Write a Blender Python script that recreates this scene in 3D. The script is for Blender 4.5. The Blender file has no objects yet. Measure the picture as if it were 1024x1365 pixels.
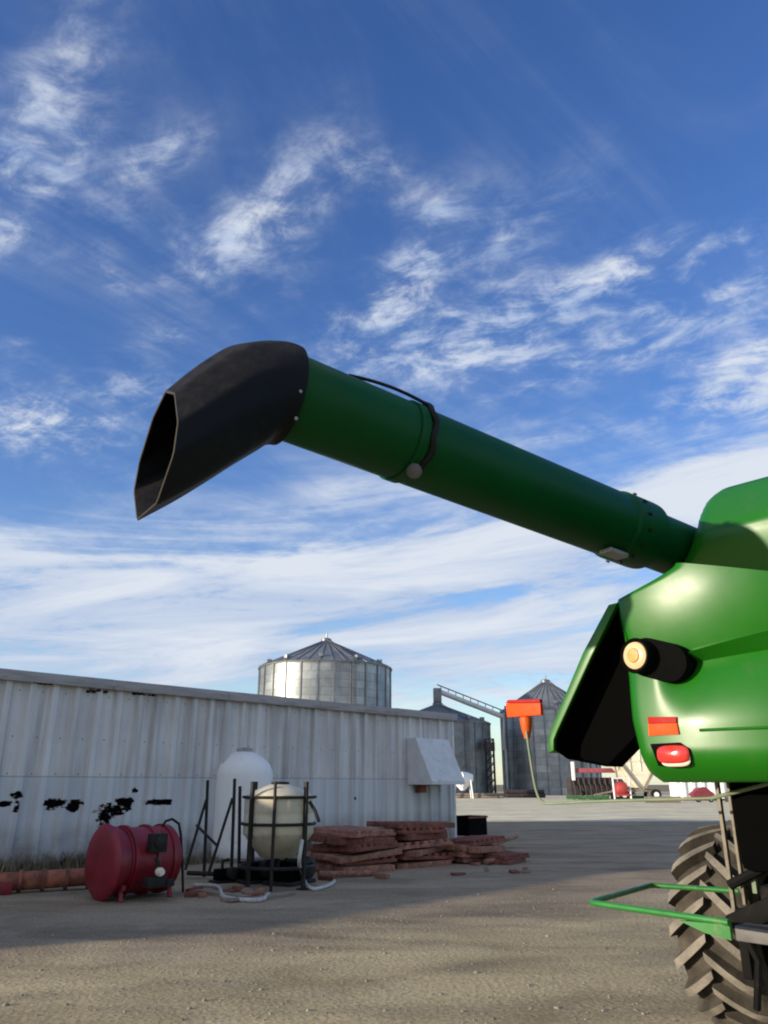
import bpy, bmesh, math, random
from mathutils import Vector, Matrix

random.seed(7)
R = math.radians
scene = bpy.context.scene
COL = scene.collection

# ------------------------------------------------------------------ camera maths
CAM_H, PITCH, F = 1.6, R(19.5), 1025.0
SP, CP = math.sin(PITCH), math.cos(PITCH)
CAM = Vector((0, 0, CAM_H))


def ray(x, y):
    u, v = (x - 512) / F, (682.5 - y) / F
    return Vector((u, CP - v * SP, SP + v * CP))


def on_ground(x, y, z=0.0):
    d = ray(x, y)
    return CAM + d * ((z - CAM_H) / d.z)


def at(x, y, Y):
    d = ray(x, y)
    return CAM + d * (Y / d.y)


def hit(x, y, p, n):
    d = ray(x, y)
    return CAM + d * ((p - CAM).dot(n) / d.dot(n))


# ------------------------------------------------------------------ materials
def new_mat(name):
    m = bpy.data.materials.new(name)
    m.use_nodes = True
    nt = m.node_tree
    return m, nt, nt.nodes['Principled BSDF']


def nd(nt, t, **kw):
    n = nt.nodes.new(t)
    for k, v in kw.items():
        setattr(n, k, v)
    return n


def ramp(nt, fac, stops):
    r = nd(nt, 'ShaderNodeValToRGB')
    els = r.color_ramp.elements
    while len(els) > 1:
        els.remove(els[-1])
    els[0].position = stops[0][0]
    els[0].color = (*stops[0][1], 1)
    for p, c in stops[1:]:
        e = els.new(p)
        e.color = (*c, 1)
    nt.links.new(fac, r.inputs[0])
    return r.outputs[0]


def mixc(nt, fac, a, b, mode='MIX'):
    m = nd(nt, 'ShaderNodeMix', data_type='RGBA', blend_type=mode)
    for sock, v in ((m.inputs[0], fac), (m.inputs[6], a), (m.inputs[7], b)):
        if isinstance(v, (int, float)):
            sock.default_value = v
        elif isinstance(v, tuple):
            sock.default_value = (*v, 1)
        else:
            nt.links.new(v, sock)
    return m.outputs[2]


def mth(nt, op, a, b=None, c=None, clamp=False):
    m = nd(nt, 'ShaderNodeMath', operation=op)
    m.use_clamp = clamp
    for i, v in enumerate((a, b, c)):
        if v is None:
            continue
        if isinstance(v, (int, float)):
            m.inputs[i].default_value = v
        else:
            nt.links.new(v, m.inputs[i])
    return m.outputs[0]


def noise(nt, vec, scale, detail=4, rough=0.55, dist=0.0, out='Fac'):
    n = nd(nt, 'ShaderNodeTexNoise')
    n.inputs['Scale'].default_value = scale
    n.inputs['Detail'].default_value = detail
    n.inputs['Roughness'].default_value = rough
    n.inputs['Distortion'].default_value = dist
    if vec is not None:
        nt.links.new(vec, n.inputs['Vector'])
    return n.outputs[out]


def objco(nt, scale=(1, 1, 1)):
    t = nd(nt, 'ShaderNodeTexCoord')
    m = nd(nt, 'ShaderNodeMapping')
    m.inputs['Scale'].default_value = scale
    nt.links.new(t.outputs['Object'], m.inputs[0])
    return m.outputs[0]


def bump(nt, bs, h, strength=0.3, dist=0.02):
    b = nd(nt, 'ShaderNodeBump')
    b.inputs['Strength'].default_value = strength
    b.inputs['Distance'].default_value = dist
    nt.links.new(h, b.inputs['Height'])
    nt.links.new(b.outputs[0], bs.inputs['Normal'])


def worn(name, col, var=0.25, scale=3.0, rough=0.5, metal=0.0, dirt=None, dirt_amt=0.5, coat=0.0, bmp=0.0, stretch=(1, 1, 1), bscale=None, spec=None):
    """paint/metal/plastic with uneven tone, optional patches of dirt, uneven gloss."""
    m, nt, bs = new_mat(name)
    co = objco(nt, stretch)
    n = noise(nt, co, scale, 6, 0.6)
    lo = tuple(c * (1 - var) for c in col)
    hi = tuple(min(1, c * (1 + var)) for c in col)
    c = ramp(nt, n, [(0.3, lo), (0.7, hi)])
    if dirt:
        n2 = noise(nt, co, scale * 1.7, 8, 0.7)
        f = ramp(nt, n2, [(0.62 - 0.35 * dirt_amt, (0, 0, 0)), (0.78 - 0.2 * dirt_amt, (1, 1, 1))])
        c = mixc(nt, f, c, dirt)
    nt.links.new(c, bs.inputs['Base Color'])
    rr = ramp(nt, n, [(0.3, (max(0, rough - .1),) * 3), (0.7, (min(1, rough + .1),) * 3)])
    nt.links.new(rr, bs.inputs['Roughness'])
    bs.inputs['Metallic'].default_value = metal
    if max(col) < 0.02:
        bs.inputs['Specular IOR Level'].default_value = 0.22
    if spec is not None:
        bs.inputs['Specular IOR Level'].default_value = spec
    bs.inputs['Coat Weight'].default_value = coat
    bs.inputs['Coat Roughness'].default_value = 0.2
    if bmp:
        bump(nt, bs, noise(nt, co, bscale or scale * 8, 6, 0.65), bmp, 0.02)
    return m


M = {}
M['green'] = worn('green_paint', (0.008, 0.110, 0.003), 0.10, 1.2, 0.33, 0, (0.035, 0.11, 0.018), 0.14, spec=0.38, bmp=0.02, bscale=2.5)
M['auger_green'] = worn('auger_paint', (0.001, 0.062, 0.014), 0.15, 2.0, 0.45, 0, (0.006, 0.045, 0.012), 0.15, spec=0.16)
M['bright_green'] = worn('rail_paint', (0.02, 0.16, 0.025), 0.15, 6.0, 0.4, 0, (0.15, 0.2, 0.08), 0.15)
M['black'] = worn('black_plastic', (0.0018, 0.0018, 0.0018), 0.2, 4, 0.8, spec=0.06)
M['liner'] = worn('black_liner', (0.002, 0.002, 0.002), 0.2, 4, 0.9, spec=0.02)
M['rubber'] = worn('spout_rubber', (0.003, 0.0035, 0.006), 0.3, 3, 0.62, 0, (0.016, 0.011, 0.006), 0.2, bmp=0.1)


def rubber_mat():
    m, nt, bs = new_mat('spout_rubber')
    co = objco(nt)
    n = noise(nt, co, 3, 6, 0.65)
    n2 = noise(nt, co, 9, 7, 0.7)
    g = nd(nt, 'ShaderNodeNewGeometry')
    sp = nd(nt, 'ShaderNodeSeparateXYZ')
    nt.links.new(g.outputs['Normal'], sp.inputs[0])
    c = ramp(nt, n, [(0.3, (0.0016, 0.0019, 0.0034)), (0.7, (0.003, 0.0034, 0.0058))])
    # grain dust lying on the upper side, and scuffs
    dust = mth(nt, 'MULTIPLY', mth(nt, 'MULTIPLY_ADD', sp.outputs[2], 2.2, -0.35, clamp=True), ramp(nt, n2, [(0.38, (0, 0, 0)), (0.7, (1, 1, 1))]), clamp=True)
    c = mixc(nt, mth(nt, 'MULTIPLY', dust, 0.3), c, (0.075, 0.055, 0.035))
    c = mixc(nt, ramp(nt, noise(nt, objco(nt, (3, 3, 14)), 1.0, 6, 0.7), [(0.6, (0, 0, 0)), (0.8, (0.35, 0.35, 0.35))]), c, (0.03, 0.026, 0.022))
    nt.links.new(c, bs.inputs['Base Color'])
    bs.inputs['Roughness'].default_value = 0.65
    bs.inputs['Specular IOR Level'].default_value = 0.2
    bump(nt, bs, mth(nt, 'ADD', n, mth(nt, 'MULTIPLY', n2, 0.4)), 0.35, 0.03)
    return m


M['rubber'] = rubber_mat()
M['tan_edge'] = worn('dusty_edge', (0.032, 0.025, 0.017), 0.3, 10, 0.8)
M['strap'] = worn('strap', (0.008, 0.008, 0.008), 0.2, 4, 0.6)
M['dark_metal'] = worn('dark_steel', (0.018, 0.017, 0.016), 0.4, 6, 0.6, 0.0, (0.05, 0.035, 0.02), 0.3)
M['post_metal'] = worn('dusty_post', (0.16, 0.135, 0.10), 0.3, 8, 0.6, 0, (0.07, 0.06, 0.045), 0.4)
M['arm_green'] = worn('arm_paint', (0.14, 0.19, 0.12), 0.25, 8, 0.6, 0, (0.2, 0.18, 0.13), 0.3)
M['grey_metal'] = worn('grey_steel', (0.30, 0.31, 0.32), 0.25, 5, 0.5, 0.2, (0.15, 0.12, 0.09), 0.3)
M['lamp_grey'] = worn('dull_lamp', (0.10, 0.095, 0.09), 0.2, 20, 0.6)
M['lens_cream'] = worn('lamp_lens', (0.60, 0.43, 0.24), 0.08, 30, 0.3)
M['amber_bulb'] = worn('amber_bulb', (0.55, 0.28, 0.08), 0.1, 30, 0.3)
M['red_refl'] = worn('red_sheeting', (0.33, 0.006, 0.003), 0.08, 20, 0.6, spec=0.2)
M['orange_refl'] = worn('orange_sheeting', (0.85, 0.065, 0.003), 0.06, 20, 0.6, spec=0.2)
M['orange_lens'] = worn('orange_lens', (0.55, 0.09, 0.012), 0.1, 20, 0.45, spec=0.3)
M['red_lens'] = worn('red_lens', (0.58, 0.035, 0.03), 0.1, 20, 0.15, coat=0.5)
M['clear_lens'] = worn('clear_lens', (0.75, 0.68, 0.55), 0.1, 20, 0.15, coat=0.5)
M['fascia'] = worn('eave_trim', (0.32, 0.30, 0.295), 0.2, 2, 0.6, 0.0, (0.17, 0.13, 0.12), 0.3, stretch=(0.5, 4, 4))
M['roof_metal'] = worn('roof_sheet', (0.42, 0.42, 0.43), 0.15, 1, 0.5, 0.3, (0.25, 0.18, 0.13), 0.3)
M['hood_white'] = worn('hood_paint', (0.58, 0.58, 0.58), 0.12, 3, 0.6, 0, (0.34, 0.31, 0.28), 0.15)
M['white_poly'] = worn('white_poly', (0.78, 0.77, 0.75), 0.05, 2, 0.5, 0, (0.55, 0.53, 0.47), 0.15)
M['cream_poly'] = worn('cream_poly', (0.52, 0.47, 0.34), 0.10, 2, 0.5, 0, (0.36, 0.31, 0.21), 0.25)
M['red_paint'] = worn('red_tank_paint', (0.20, 0.006, 0.018), 0.25, 3, 0.45, 0, (0.10, 0.02, 0.022), 0.3)
M['rust_orange'] = worn('rust_orange', (0.26, 0.095, 0.05), 0.5, 4, 0.85, 0, (0.12, 0.03, 0.025), 0.5, bmp=0.4)
M['rust_red'] = worn('rust_red', (0.21, 0.07, 0.045), 0.5, 5, 0.9, 0, (0.07, 0.035, 0.03), 0.5, bmp=0.5)
M['rust_pale'] = worn('rust_pale', (0.33, 0.15, 0.10), 0.5, 5, 0.9, 0, (0.10, 0.05, 0.04), 0.5, bmp=0.5)
M['white_hose'] = worn('white_hose', (0.45, 0.44, 0.42), 0.2, 6, 0.6, 0, (0.25, 0.2, 0.16), 0.3)
M['wood_grey'] = worn('weathered_wood', (0.22, 0.18, 0.14), 0.4, 6, 0.9, stretch=(1, 8, 8))
M['cream_wagon'] = worn('cream_wagon', (0.78, 0.72, 0.56), 0.12, 1, 0.5, 0, (0.4, 0.32, 0.2), 0.2)
M['white_box'] = worn('white_box', (0.78, 0.78, 0.80), 0.06, 1, 0.5)
M['machine_dark'] = worn('dark_machine', (0.03, 0.025, 0.028), 0.4, 1.5, 0.7, 0, (0.07, 0.03, 0.03), 0.4)
M['step_black'] = worn('step_black', (0.006, 0.006, 0.006), 0.4, 6, 0.7, 0, (0.02, 0.017, 0.013), 0.2, spec=0.08)
M['underbody'] = worn('black_underbody', (0.0015, 0.0015, 0.0015), 0.4, 3, 0.9, spec=0.03)
M['machine_red'] = worn('red_machine', (0.42, 0.05, 0.045), 0.25, 1.5, 0.5, 0, (0.2, 0.05, 0.04), 0.3)
M['machine_green'] = worn('green_machine', (0.03, 0.12, 0.04), 0.3, 1.5, 0.55)
M['rim_yellow'] = worn('rim_paint', (0.50, 0.36, 0.02), 0.2, 5, 0.5, 0, (0.15, 0.11, 0.06), 0.3)


def tyre_mat(name, lo, hi):
    m, nt, bs = new_mat(name)
    co = objco(nt)
    n = noise(nt, co, 5, 6, 0.65)
    n2 = noise(nt, co, 40, 4, 0.6)
    c = ramp(nt, n, [(0.35, lo), (0.62, hi)])
    c = mixc(nt, ramp(nt, n2, [(0.5, (0, 0, 0)), (0.75, (0.5, 0.5, 0.5))]), c, tuple(v * .4 for v in lo))
    nt.links.new(c, bs.inputs['Base Color'])
    bs.inputs['Roughness'].default_value = 0.9
    bs.inputs['Specular IOR Level'].default_value = 0.2
    bump(nt, bs, n2, 0.35, 0.012)
    return m


M['lug_lit'] = tyre_mat('lit_lug_face', (0.11, 0.099, 0.083), (0.245, 0.22, 0.185))  # lug faces paler than the carcass: sunlit contrast put into the colour
M['tyre'] = tyre_mat('muddy_rubber', (0.03, 0.026, 0.021), (0.08, 0.069, 0.055))
M['tyre_black'] = worn('black_tyre', (0.012, 0.012, 0.012), 0.3, 4, 0.9)


def wall_mat():
    """old white paint on ribbed steel: grey streaks from the eave, rust-brown dirt low down, paint torn off in ragged holes."""
    m, nt, bs = new_mat('peeling_white_steel')
    tc = nd(nt, 'ShaderNodeTexCoord')
    sep = nd(nt, 'ShaderNodeSeparateXYZ')
    nt.links.new(tc.outputs['Object'], sep.inputs[0])
    X, Z = sep.outputs[0], sep.outputs[2]
    co = tc.outputs['Object']
    streak = noise(nt, objco(nt, (5, 5, 0.25)), 1.0, 5, 0.6)
    c = ramp(nt, streak, [(0.3, (0.36, 0.35, 0.345)), (0.5, (0.58, 0.57, 0.555)), (0.72, (0.70, 0.69, 0.68))])
    big = noise(nt, objco(nt, (0.6, 0.6, 0.9)), 1.0, 5, 0.6)
    c = mixc(nt, ramp(nt, big, [(0.45, (0, 0, 0)), (0.75, (0.5, 0.5, 0.5))]), c, (0.37, 0.355, 0.355))
    # streaks running down from the eave
    top = mth(nt, 'MULTIPLY', mth(nt, 'SUBTRACT', Z, 2.6, clamp=False), 0.9, clamp=True)
    s2 = noise(nt, objco(nt, (2.6, 2.6, 0.15)), 1.0, 6, 0.7)
    f = mth(nt, 'MULTIPLY', ramp(nt, s2, [(0.5, (0, 0, 0)), (0.7, (1, 1, 1))]), top, clamp=True)
    c = mixc(nt, mth(nt, 'MULTIPLY', f, 0.75), c, (0.17, 0.13, 0.11))
    # lower course of newer sheet below a lap joint
    lapd = mth(nt, 'MULTIPLY', mth(nt, 'SUBTRACT', LAPZ, Z), 60.0, clamp=True)
    c = mixc(nt, mth(nt, 'MULTIPLY', lapd, 0.45), c, (0.50, 0.545, 0.575))
    lapl = mth(nt, 'LESS_THAN', mth(nt, 'ABSOLUTE', mth(nt, 'SUBTRACT', Z, LAPZ)), 0.012)
    c = mixc(nt, mth(nt, 'MULTIPLY', lapl, 0.5), c, (0.16, 0.15, 0.15))
    # rusting screw heads in rows
    fx = mth(nt, 'SUBTRACT', mth(nt, 'FRACT', mth(nt, 'DIVIDE', X, 0.46)), 0.24)
    for zr in (LAPZ + .05, 2.45, 3.3, .35):
        dx = mth(nt, 'MULTIPLY', fx, 0.46)
        dz = mth(nt, 'SUBTRACT', Z, zr)
        r2 = mth(nt, 'ADD', mth(nt, 'MULTIPLY', dx, dx), mth(nt, 'MULTIPLY', dz, dz))
        c = mixc(nt, mth(nt, 'MULTIPLY', mth(nt, 'LESS_THAN', r2, 0.0003), 0.7), c, (0.15, 0.10, 0.08))
    # splash dirt near the ground
    low = mth(nt, 'SUBTRACT', 1.0, mth(nt, 'DIVIDE', Z, 0.95), clamp=True)
    s3 = noise(nt, objco(nt, (1.6, 1.6, 1.6)), 1.0, 7, 0.7)
    f = mth(nt, 'MULTIPLY', mth(nt, 'ADD', s3, -0.25), mth(nt, 'MULTIPLY', low, 3.6), clamp=True)
    c = mixc(nt, f, c, (0.13, 0.095, 0.07))
    # ragged holes
    warp = noise(nt, objco(nt, (4.5, 4.5, 9)), 1.0, 6, 0.7, out='Color')
    hole = None
    for hx, hz, rx, rz in HOLES:
        dx = mth(nt, 'DIVIDE', mth(nt, 'SUBTRACT', X, hx), rx)
        dz = mth(nt, 'DIVIDE', mth(nt, 'SUBTRACT', Z, hz), rz)
        d = mth(nt, 'SUBTRACT', 1.0, mth(nt, 'ADD', mth(nt, 'MULTIPLY', dx, dx), mth(nt, 'MULTIPLY', dz, dz)))
        d = mth(nt, 'MAXIMUM', d, -2.0)
        hole = d if hole is None else mth(nt, 'MAXIMUM', hole, d)
    sw = nd(nt, 'ShaderNodeSeparateColor')
    nt.links.new(warp, sw.inputs[0])
    h = mth(nt, 'ADD', hole, mth(nt, 'MULTIPLY', mth(nt, 'SUBTRACT', sw.outputs[0], 0.53), 6.5))
    edge = mth(nt, 'MULTIPLY', mth(nt, 'ADD', h, 0.3), 2.5, clamp=True)
    core = mth(nt, 'MULTIPLY', mth(nt, 'ADD', h, 0.1), 4.0, clamp=True)
    c = mixc(nt, edge, c, (0.19, 0.17, 0.165))
    c = mixc(nt, core, c, (0.005, 0.004, 0.004))
    nt.links.new(c, bs.inputs['Base Color'])
    bs.inputs['Roughness'].default_value = 0.6
    nt.links.new(mth(nt, 'MULTIPLY', mth(nt, 'SUBTRACT', 1.0, core), 0.4), bs.inputs['Specular IOR Level'])
    bump(nt, bs, big, 0.25, 0.03)
    return m


def ground_mat():
    m, nt, bs = new_mat('yard_dirt')
    tc = nd(nt, 'ShaderNodeTexCoord')
    co = tc.outputs['Object']
    sep = nd(nt, 'ShaderNodeSeparateXYZ')
    nt.links.new(co, sep.inputs[0])
    X, Y = sep.outputs[0], sep.outputs[1]
    big = noise(nt, co, 0.22, 5, 0.6, 0.6)
    mid = noise(nt, co, 1.3, 6, 0.65)
    fine = noise(nt, co, 26, 6, 0.75)
    peb = nd(nt, 'ShaderNodeTexVoronoi')
    peb.inputs['Scale'].default_value = 22
    nt.links.new(co, peb.inputs['Vector'])
    tan = ramp(nt, fine, [(0.28, (0.30, 0.225, 0.115)), (0.5, (0.50, 0.40, 0.235)), (0.72, (0.71, 0.59, 0.38))])
    gry = ramp(nt, fine, [(0.28, (0.22, 0.165, 0.105)), (0.5, (0.34, 0.265, 0.18)), (0.72, (0.49, 0.39, 0.27))])
    # shed's shade put into the colour: darker grey-brown by the wall, tan nearer camera
    line = mth(nt, 'SUBTRACT', Y, mth(nt, 'MULTIPLY', X, 0.55))
    line = mth(nt, 'ADD', mth(nt, 'SUBTRACT', line, 9.9), mth(nt, 'MULTIPLY', mth(nt, 'SUBTRACT', big, 0.5), 7.0))
    f = mth(nt, 'MULTIPLY_ADD', line, 0.45, 0.5, clamp=True)
    c = mixc(nt, f, tan, gry)
    # damp dark tracks and dusty pale spots
    trk = noise(nt, objco(nt, (0.16, 0.7, 1)), 1.0, 5, 0.6, 0.4)
    c = mixc(nt, ramp(nt, trk, [(0.5, (0, 0, 0)), (0.68, (0.65, 0.65, 0.65))]), c, (0.19, 0.155, 0.115))
    c = mixc(nt, ramp(nt, mid, [(0.56, (0, 0, 0)), (0.74, (0.4, 0.4, 0.4))]), c, (0.46, 0.42, 0.35))
    # pale stone beyond the shed's shadow edge, its sunlight partly put into the colour
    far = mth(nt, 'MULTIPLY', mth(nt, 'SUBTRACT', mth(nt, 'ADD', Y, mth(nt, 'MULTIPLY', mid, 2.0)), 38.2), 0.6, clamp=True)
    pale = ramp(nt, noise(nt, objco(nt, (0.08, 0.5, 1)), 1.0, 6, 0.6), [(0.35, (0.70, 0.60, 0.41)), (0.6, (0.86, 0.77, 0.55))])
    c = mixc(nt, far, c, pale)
    fld = mth(nt, 'MULTIPLY', mth(nt, 'SUBTRACT', Y, 150), 0.02, clamp=True)
    c = mixc(nt, fld, c, (0.30, 0.24, 0.15))
    pt = noise(nt, objco(nt, (0.55, 1.1, 1)), 1.0, 6, 0.6, 0.5)
    c = mixc(nt, 0.8, c, ramp(nt, pt, [(0.33, (0.66, 0.64, 0.62)), (0.6, (1.08, 1.08, 1.06))]), 'MULTIPLY')
    # wheel tracks curving across the yard
    wob = noise(nt, objco(nt, (0.12, 0.12, 1)), 1.0, 3, 0.5)
    rut = None
    for (sl_, off, wd) in ((0.42, 6.1, .26), (0.42, 7.9, .26), (-0.22, 9.4, .22), (-0.22, 10.9, .22), (0.12, 17.5, .4), (0.12, 19.6, .4)):
        d = mth(nt, 'SUBTRACT', mth(nt, 'SUBTRACT', Y, mth(nt, 'MULTIPLY', X, sl_)), off)
        d = mth(nt, 'ADD', d, mth(nt, 'MULTIPLY', mth(nt, 'SUBTRACT', wob, 0.5), 5.0))
        g_ = mth(nt, 'POWER', 2.718, mth(nt, 'MULTIPLY', mth(nt, 'MULTIPLY', d, d), -1.0 / (wd * wd)))
        rut = g_ if rut is None else mth(nt, 'MAXIMUM', rut, g_)
    brk = ramp(nt, noise(nt, objco(nt, (0.7, 0.7, 1)), 1.0, 4, 0.6), [(0.38, (0, 0, 0)), (0.62, (1, 1, 1))])
    rut = mth(nt, 'MULTIPLY', rut, brk)
    c = mixc(nt, mth(nt, 'MULTIPLY', rut, 0.62), c, (0.19, 0.15, 0.10))
    pc = ramp(nt, peb.outputs['Distance'], [(0.0, (1.2, 1.18, 1.15)), (0.5, (0.82, 0.82, 0.82))])
    c = mixc(nt, 0.7, c, pc, 'MULTIPLY')
    nt.links.new(c, bs.inputs['Base Color'])
    bs.inputs['Roughness'].default_value = 0.95
    bs.inputs['Specular IOR Level'].default_value = 0.15
    h = mth(nt, 'ADD', mth(nt, 'MULTIPLY', fine, 1.0), mth(nt, 'MULTIPLY', peb.outputs['Distance'], -0.6))
    h = mth(nt, 'SUBTRACT', h, mth(nt, 'MULTIPLY', rut, 1.2))
    bump(nt, bs, h, 0.45, 0.03)
    return m


def silo_mat():
    m, nt, bs = new_mat('galvanised_bin')
    tc = nd(nt, 'ShaderNodeTexCoord')
    uv = nd(nt, 'ShaderNodeUVMap')
    br = nd(nt, 'ShaderNodeTexBrick')
    br.offset = 0.5
    br.inputs['Color1'].default_value = (0.28, 0.30, 0.31, 1)
    br.inputs['Color2'].default_value = (0.44, 0.46, 0.46, 1)
    br.inputs['Mortar'].default_value = (0.20, 0.21, 0.22, 1)
    br.inputs['Scale'].default_value = 1.0
    br.inputs['Mortar Size'].default_value = 0.03
    br.inputs['Brick Width'].default_value = 2.8
    br.inputs['Row Height'].default_value = 1.1
    nt.links.new(uv.outputs[0], br.inputs['Vector'])
    n = noise(nt, tc.outputs['Object'], 0.5, 6, 0.65)
    c = mixc(nt, 0.6, br.outputs[0], ramp(nt, n, [(0.3, (0.45, 0.45, 0.45)), (0.7, (1.1, 1.1, 1.1))]), 'MULTIPLY')
    nt.links.new(c, bs.inputs['Base Color'])
    bs.inputs['Metallic'].default_value = 0.75
    bs.inputs['Roughness'].default_value = 0.42
    w = nd(nt, 'ShaderNodeTexWave', wave_type='BANDS', bands_direction='Y')
    w.inputs['Scale'].default_value = 2.2
    nt.links.new(uv.outputs[0], w.inputs['Vector'])
    bump(nt, bs, w.outputs['Fac'], 0.25, 0.05)
    return m


M['silo'] = silo_mat()
M['silo_roof'] = worn('bin_roof', (0.22, 0.23, 0.24), 0.2, 0.4, 0.5, 0.6)
M['silo_dark'] = worn('dark_bin', (0.20, 0.215, 0.235), 0.3, 0.5, 0.5, 0.55, (0.12, 0.12, 0.12), 0.4)
M['grass'] = worn('dry_weeds', (0.16, 0.13, 0.075), 0.5, 6, 0.9)
M['stone'] = worn('stones', (0.24, 0.21, 0.165), 0.5, 8, 0.95)


# ------------------------------------------------------------------ mesh helpers
class MB:
    def __init__(s):
        s.bm = bmesh.new()

    def box(s, c, size, rot=None, bev=0.0):
        """c centre, size full sizes, rot 3x3 Matrix"""
        b2 = bmesh.new()
        bmesh.ops.create_cube(b2, size=1)
        for v in b2.verts:
            v.co = Vector((v.co.x * size[0], v.co.y * size[1], v.co.z * size[2]))
        if bev:
            bmesh.ops.bevel(b2, geom=b2.edges[:], offset=bev, segments=2, affect='EDGES', profile=0.6)
        for v in b2.verts:
            co = v.co
            if rot is not None:
                co = rot @ co
            v.co = co + Vector(c)
        s.join(b2)
        return s

    def join(s, b2):
        me = bpy.data.meshes.new('tmp')
        b2.to_mesh(me)
        b2.free()
        s.bm.from_mesh(me)
        bpy.data.meshes.remove(me)

    def tube(s, pts, r, n=10, closed=False, caps=True):
        pts = [Vector(p) for p in pts]
        N = len(pts)
        rr = r if isinstance(r, (list, tuple)) else [r] * N
        rings = []
        up = Vector((0, 0, 1))
        prev = None
        for i, p in enumerate(pts):
            if closed:
                t = (pts[(i + 1) % N] - pts[i - 1]).normalized()
            else:
                t = (pts[min(i + 1, N - 1)] - pts[max(i - 1, 0)]).normalized()
            if prev is None:
                a = up if abs(t.dot(up)) < 0.9 else Vector((1, 0, 0))
                x = t.cross(a).normalized()
            else:
                x = (prev - t * prev.dot(t)).normalized()
            prev = x
            y = t.cross(x)
            rings.append([s.bm.verts.new(p + (x * math.cos(2 * math.pi * k / n) + y * math.sin(2 * math.pi * k / n)) * rr[i]) for k in range(n)])
        m = N if closed else N - 1
        for i in range(m):
            a, b = rings[i], rings[(i + 1) % N]
            for k in range(n):
                s.bm.faces.new((a[k], a[(k + 1) % n], b[(k + 1) % n], b[k]))
        if caps and not closed:
            s.bm.faces.new(rings[0][::-1])
            s.bm.faces.new(rings[-1])
        return s

    def lathe(s, prof, base, axis=(0, 0, 1), n=32, caps=True):
        """prof: list of (along, radius)"""
        ax = Vector(axis).normalized()
        q = Vector((0, 0, 1)).rotation_difference(ax)
        x, y = q @ Vector((1, 0, 0)), q @ Vector((0, 1, 0))
        base = Vector(base)
        rings = []
        for h, r in prof:
            if r < 1e-5:
                rings.append([s.bm.verts.new(base + ax * h)])
            else:
                rings.append([s.bm.verts.new(base + ax * h + (x * math.cos(2 * math.pi * k / n) + y * math.sin(2 * math.pi * k / n)) * r) for k in range(n)])
        for a, b in zip(rings, rings[1:]):
            for k in range(n):
                k2 = (k + 1) % n
                if len(a) == 1 and len(b) == 1:
                    continue
                if len(a) == 1:
                    s.bm.faces.new((a[0], b[k2], b[k]))
                elif len(b) == 1:
                    s.bm.faces.new((a[k], a[k2], b[0]))
                else:
                    s.bm.faces.new((a[k], a[k2], b[k2], b[k]))
        if caps:
            if len(rings[0]) > 1:
                s.bm.faces.new(rings[0][::-1])
            if len(rings[-1]) > 1:
                s.bm.faces.new(rings[-1])
        return s

    def prism(s, poly, ext):
        """poly: list of 3D points (planar), ext: extrusion Vector"""
        a = [s.bm.verts.new(Vector(p)) for p in poly]
        b = [s.bm.verts.new(Vector(p) + Vector(ext)) for p in poly]
        n = len(a)
        s.bm.faces.new(a)
        s.bm.faces.new(b[::-1])
        for k in range(n):
            s.bm.faces.new((a[k], b[k], b[(k + 1) % n], a[(k + 1) % n]))
        return s

    def grid(s, rows):
        vs = [[s.bm.verts.new(Vector(p)) for p in r] for r in rows]
        for a, b in zip(vs, vs[1:]):
            for k in range(len(a) - 1):
                s.bm.faces.new((a[k], a[k + 1], b[k + 1], b[k]))
        return vs

    def build(s, name, mat, parent=None, smooth=True, angle=40, bevel=0.0):
        bm = s.bm
        bmesh.ops.recalc_face_normals(bm, faces=bm.faces[:])
        if bevel:
            es = [e for e in bm.edges if len(e.link_faces) == 2 and e.calc_face_angle(0) > R(35)]
            bmesh.ops.bevel(bm, geom=es, offset=bevel, segments=2, affect='EDGES', profile=0.6)
        for f in bm.faces:
            f.smooth = smooth
        if smooth:
            for e in bm.edges:
                if len(e.link_faces) == 2 and e.calc_face_angle(0) > R(angle):
                    e.smooth = False
        me = bpy.data.meshes.new(name)
        bm.to_mesh(me)
        bm.free()
        me.materials.append(mat)
        o = bpy.data.objects.new(name, me)
        COL.objects.link(o)
        if parent is not None:
            o.parent = parent
        return o


def tag(o, label=None, cat=None, group=None, kind=None):
    if label:
        o['label'] = label
    if cat:
        o['category'] = cat
    if group:
        o['group'] = group
    if kind:
        o['kind'] = kind
    return o


def empty(name, loc=(0, 0, 0), rz=0.0):
    o = bpy.data.objects.new(name, None)
    o.location = loc
    o.rotation_euler = (0, 0, rz)
    o.empty_display_size = 0.2
    COL.objects.link(o)
    return o


def copy_tree(o, parent=None):
    c = o.copy()
    COL.objects.link(c)
    if parent is not None:
        c.parent = parent
    for ch in [k for k in o.children]:
        copy_tree(ch, c)
    return c


def rotz(a):
    return Matrix.Rotation(a, 3, 'Z')


# ------------------------------------------------------------------ camera, sun, sky
cam = bpy.data.cameras.new('Camera')
cam.sensor_fit = 'HORIZONTAL'
cam.sensor_width = 36.0
cam.lens = 36.0 * F / 1024
cam.clip_end = 5000
camo = bpy.data.objects.new('Camera', cam)
camo.location = CAM
camo.rotation_euler = (R(90) + PITCH, 0, 0)
COL.objects.link(camo)
scene.camera = camo

SUN_EL = R(10.0)
SUN_AZ = R(-115.0)          # measured from +Y towards +X
sdir = Vector((math.sin(SUN_AZ) * math.cos(SUN_EL), math.cos(SUN_AZ) * math.cos(SUN_EL), math.sin(SUN_EL)))
sl = bpy.data.lights.new('Sun', 'SUN')
sl.energy = 3.3
sl.angle = R(0.7)
sl.color = (1.0, 0.87, 0.68)
so = bpy.data.objects.new('Sun', sl)
so.rotation_euler = sdir.to_track_quat('Z', 'Y').to_euler()
COL.objects.link(so)


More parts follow.
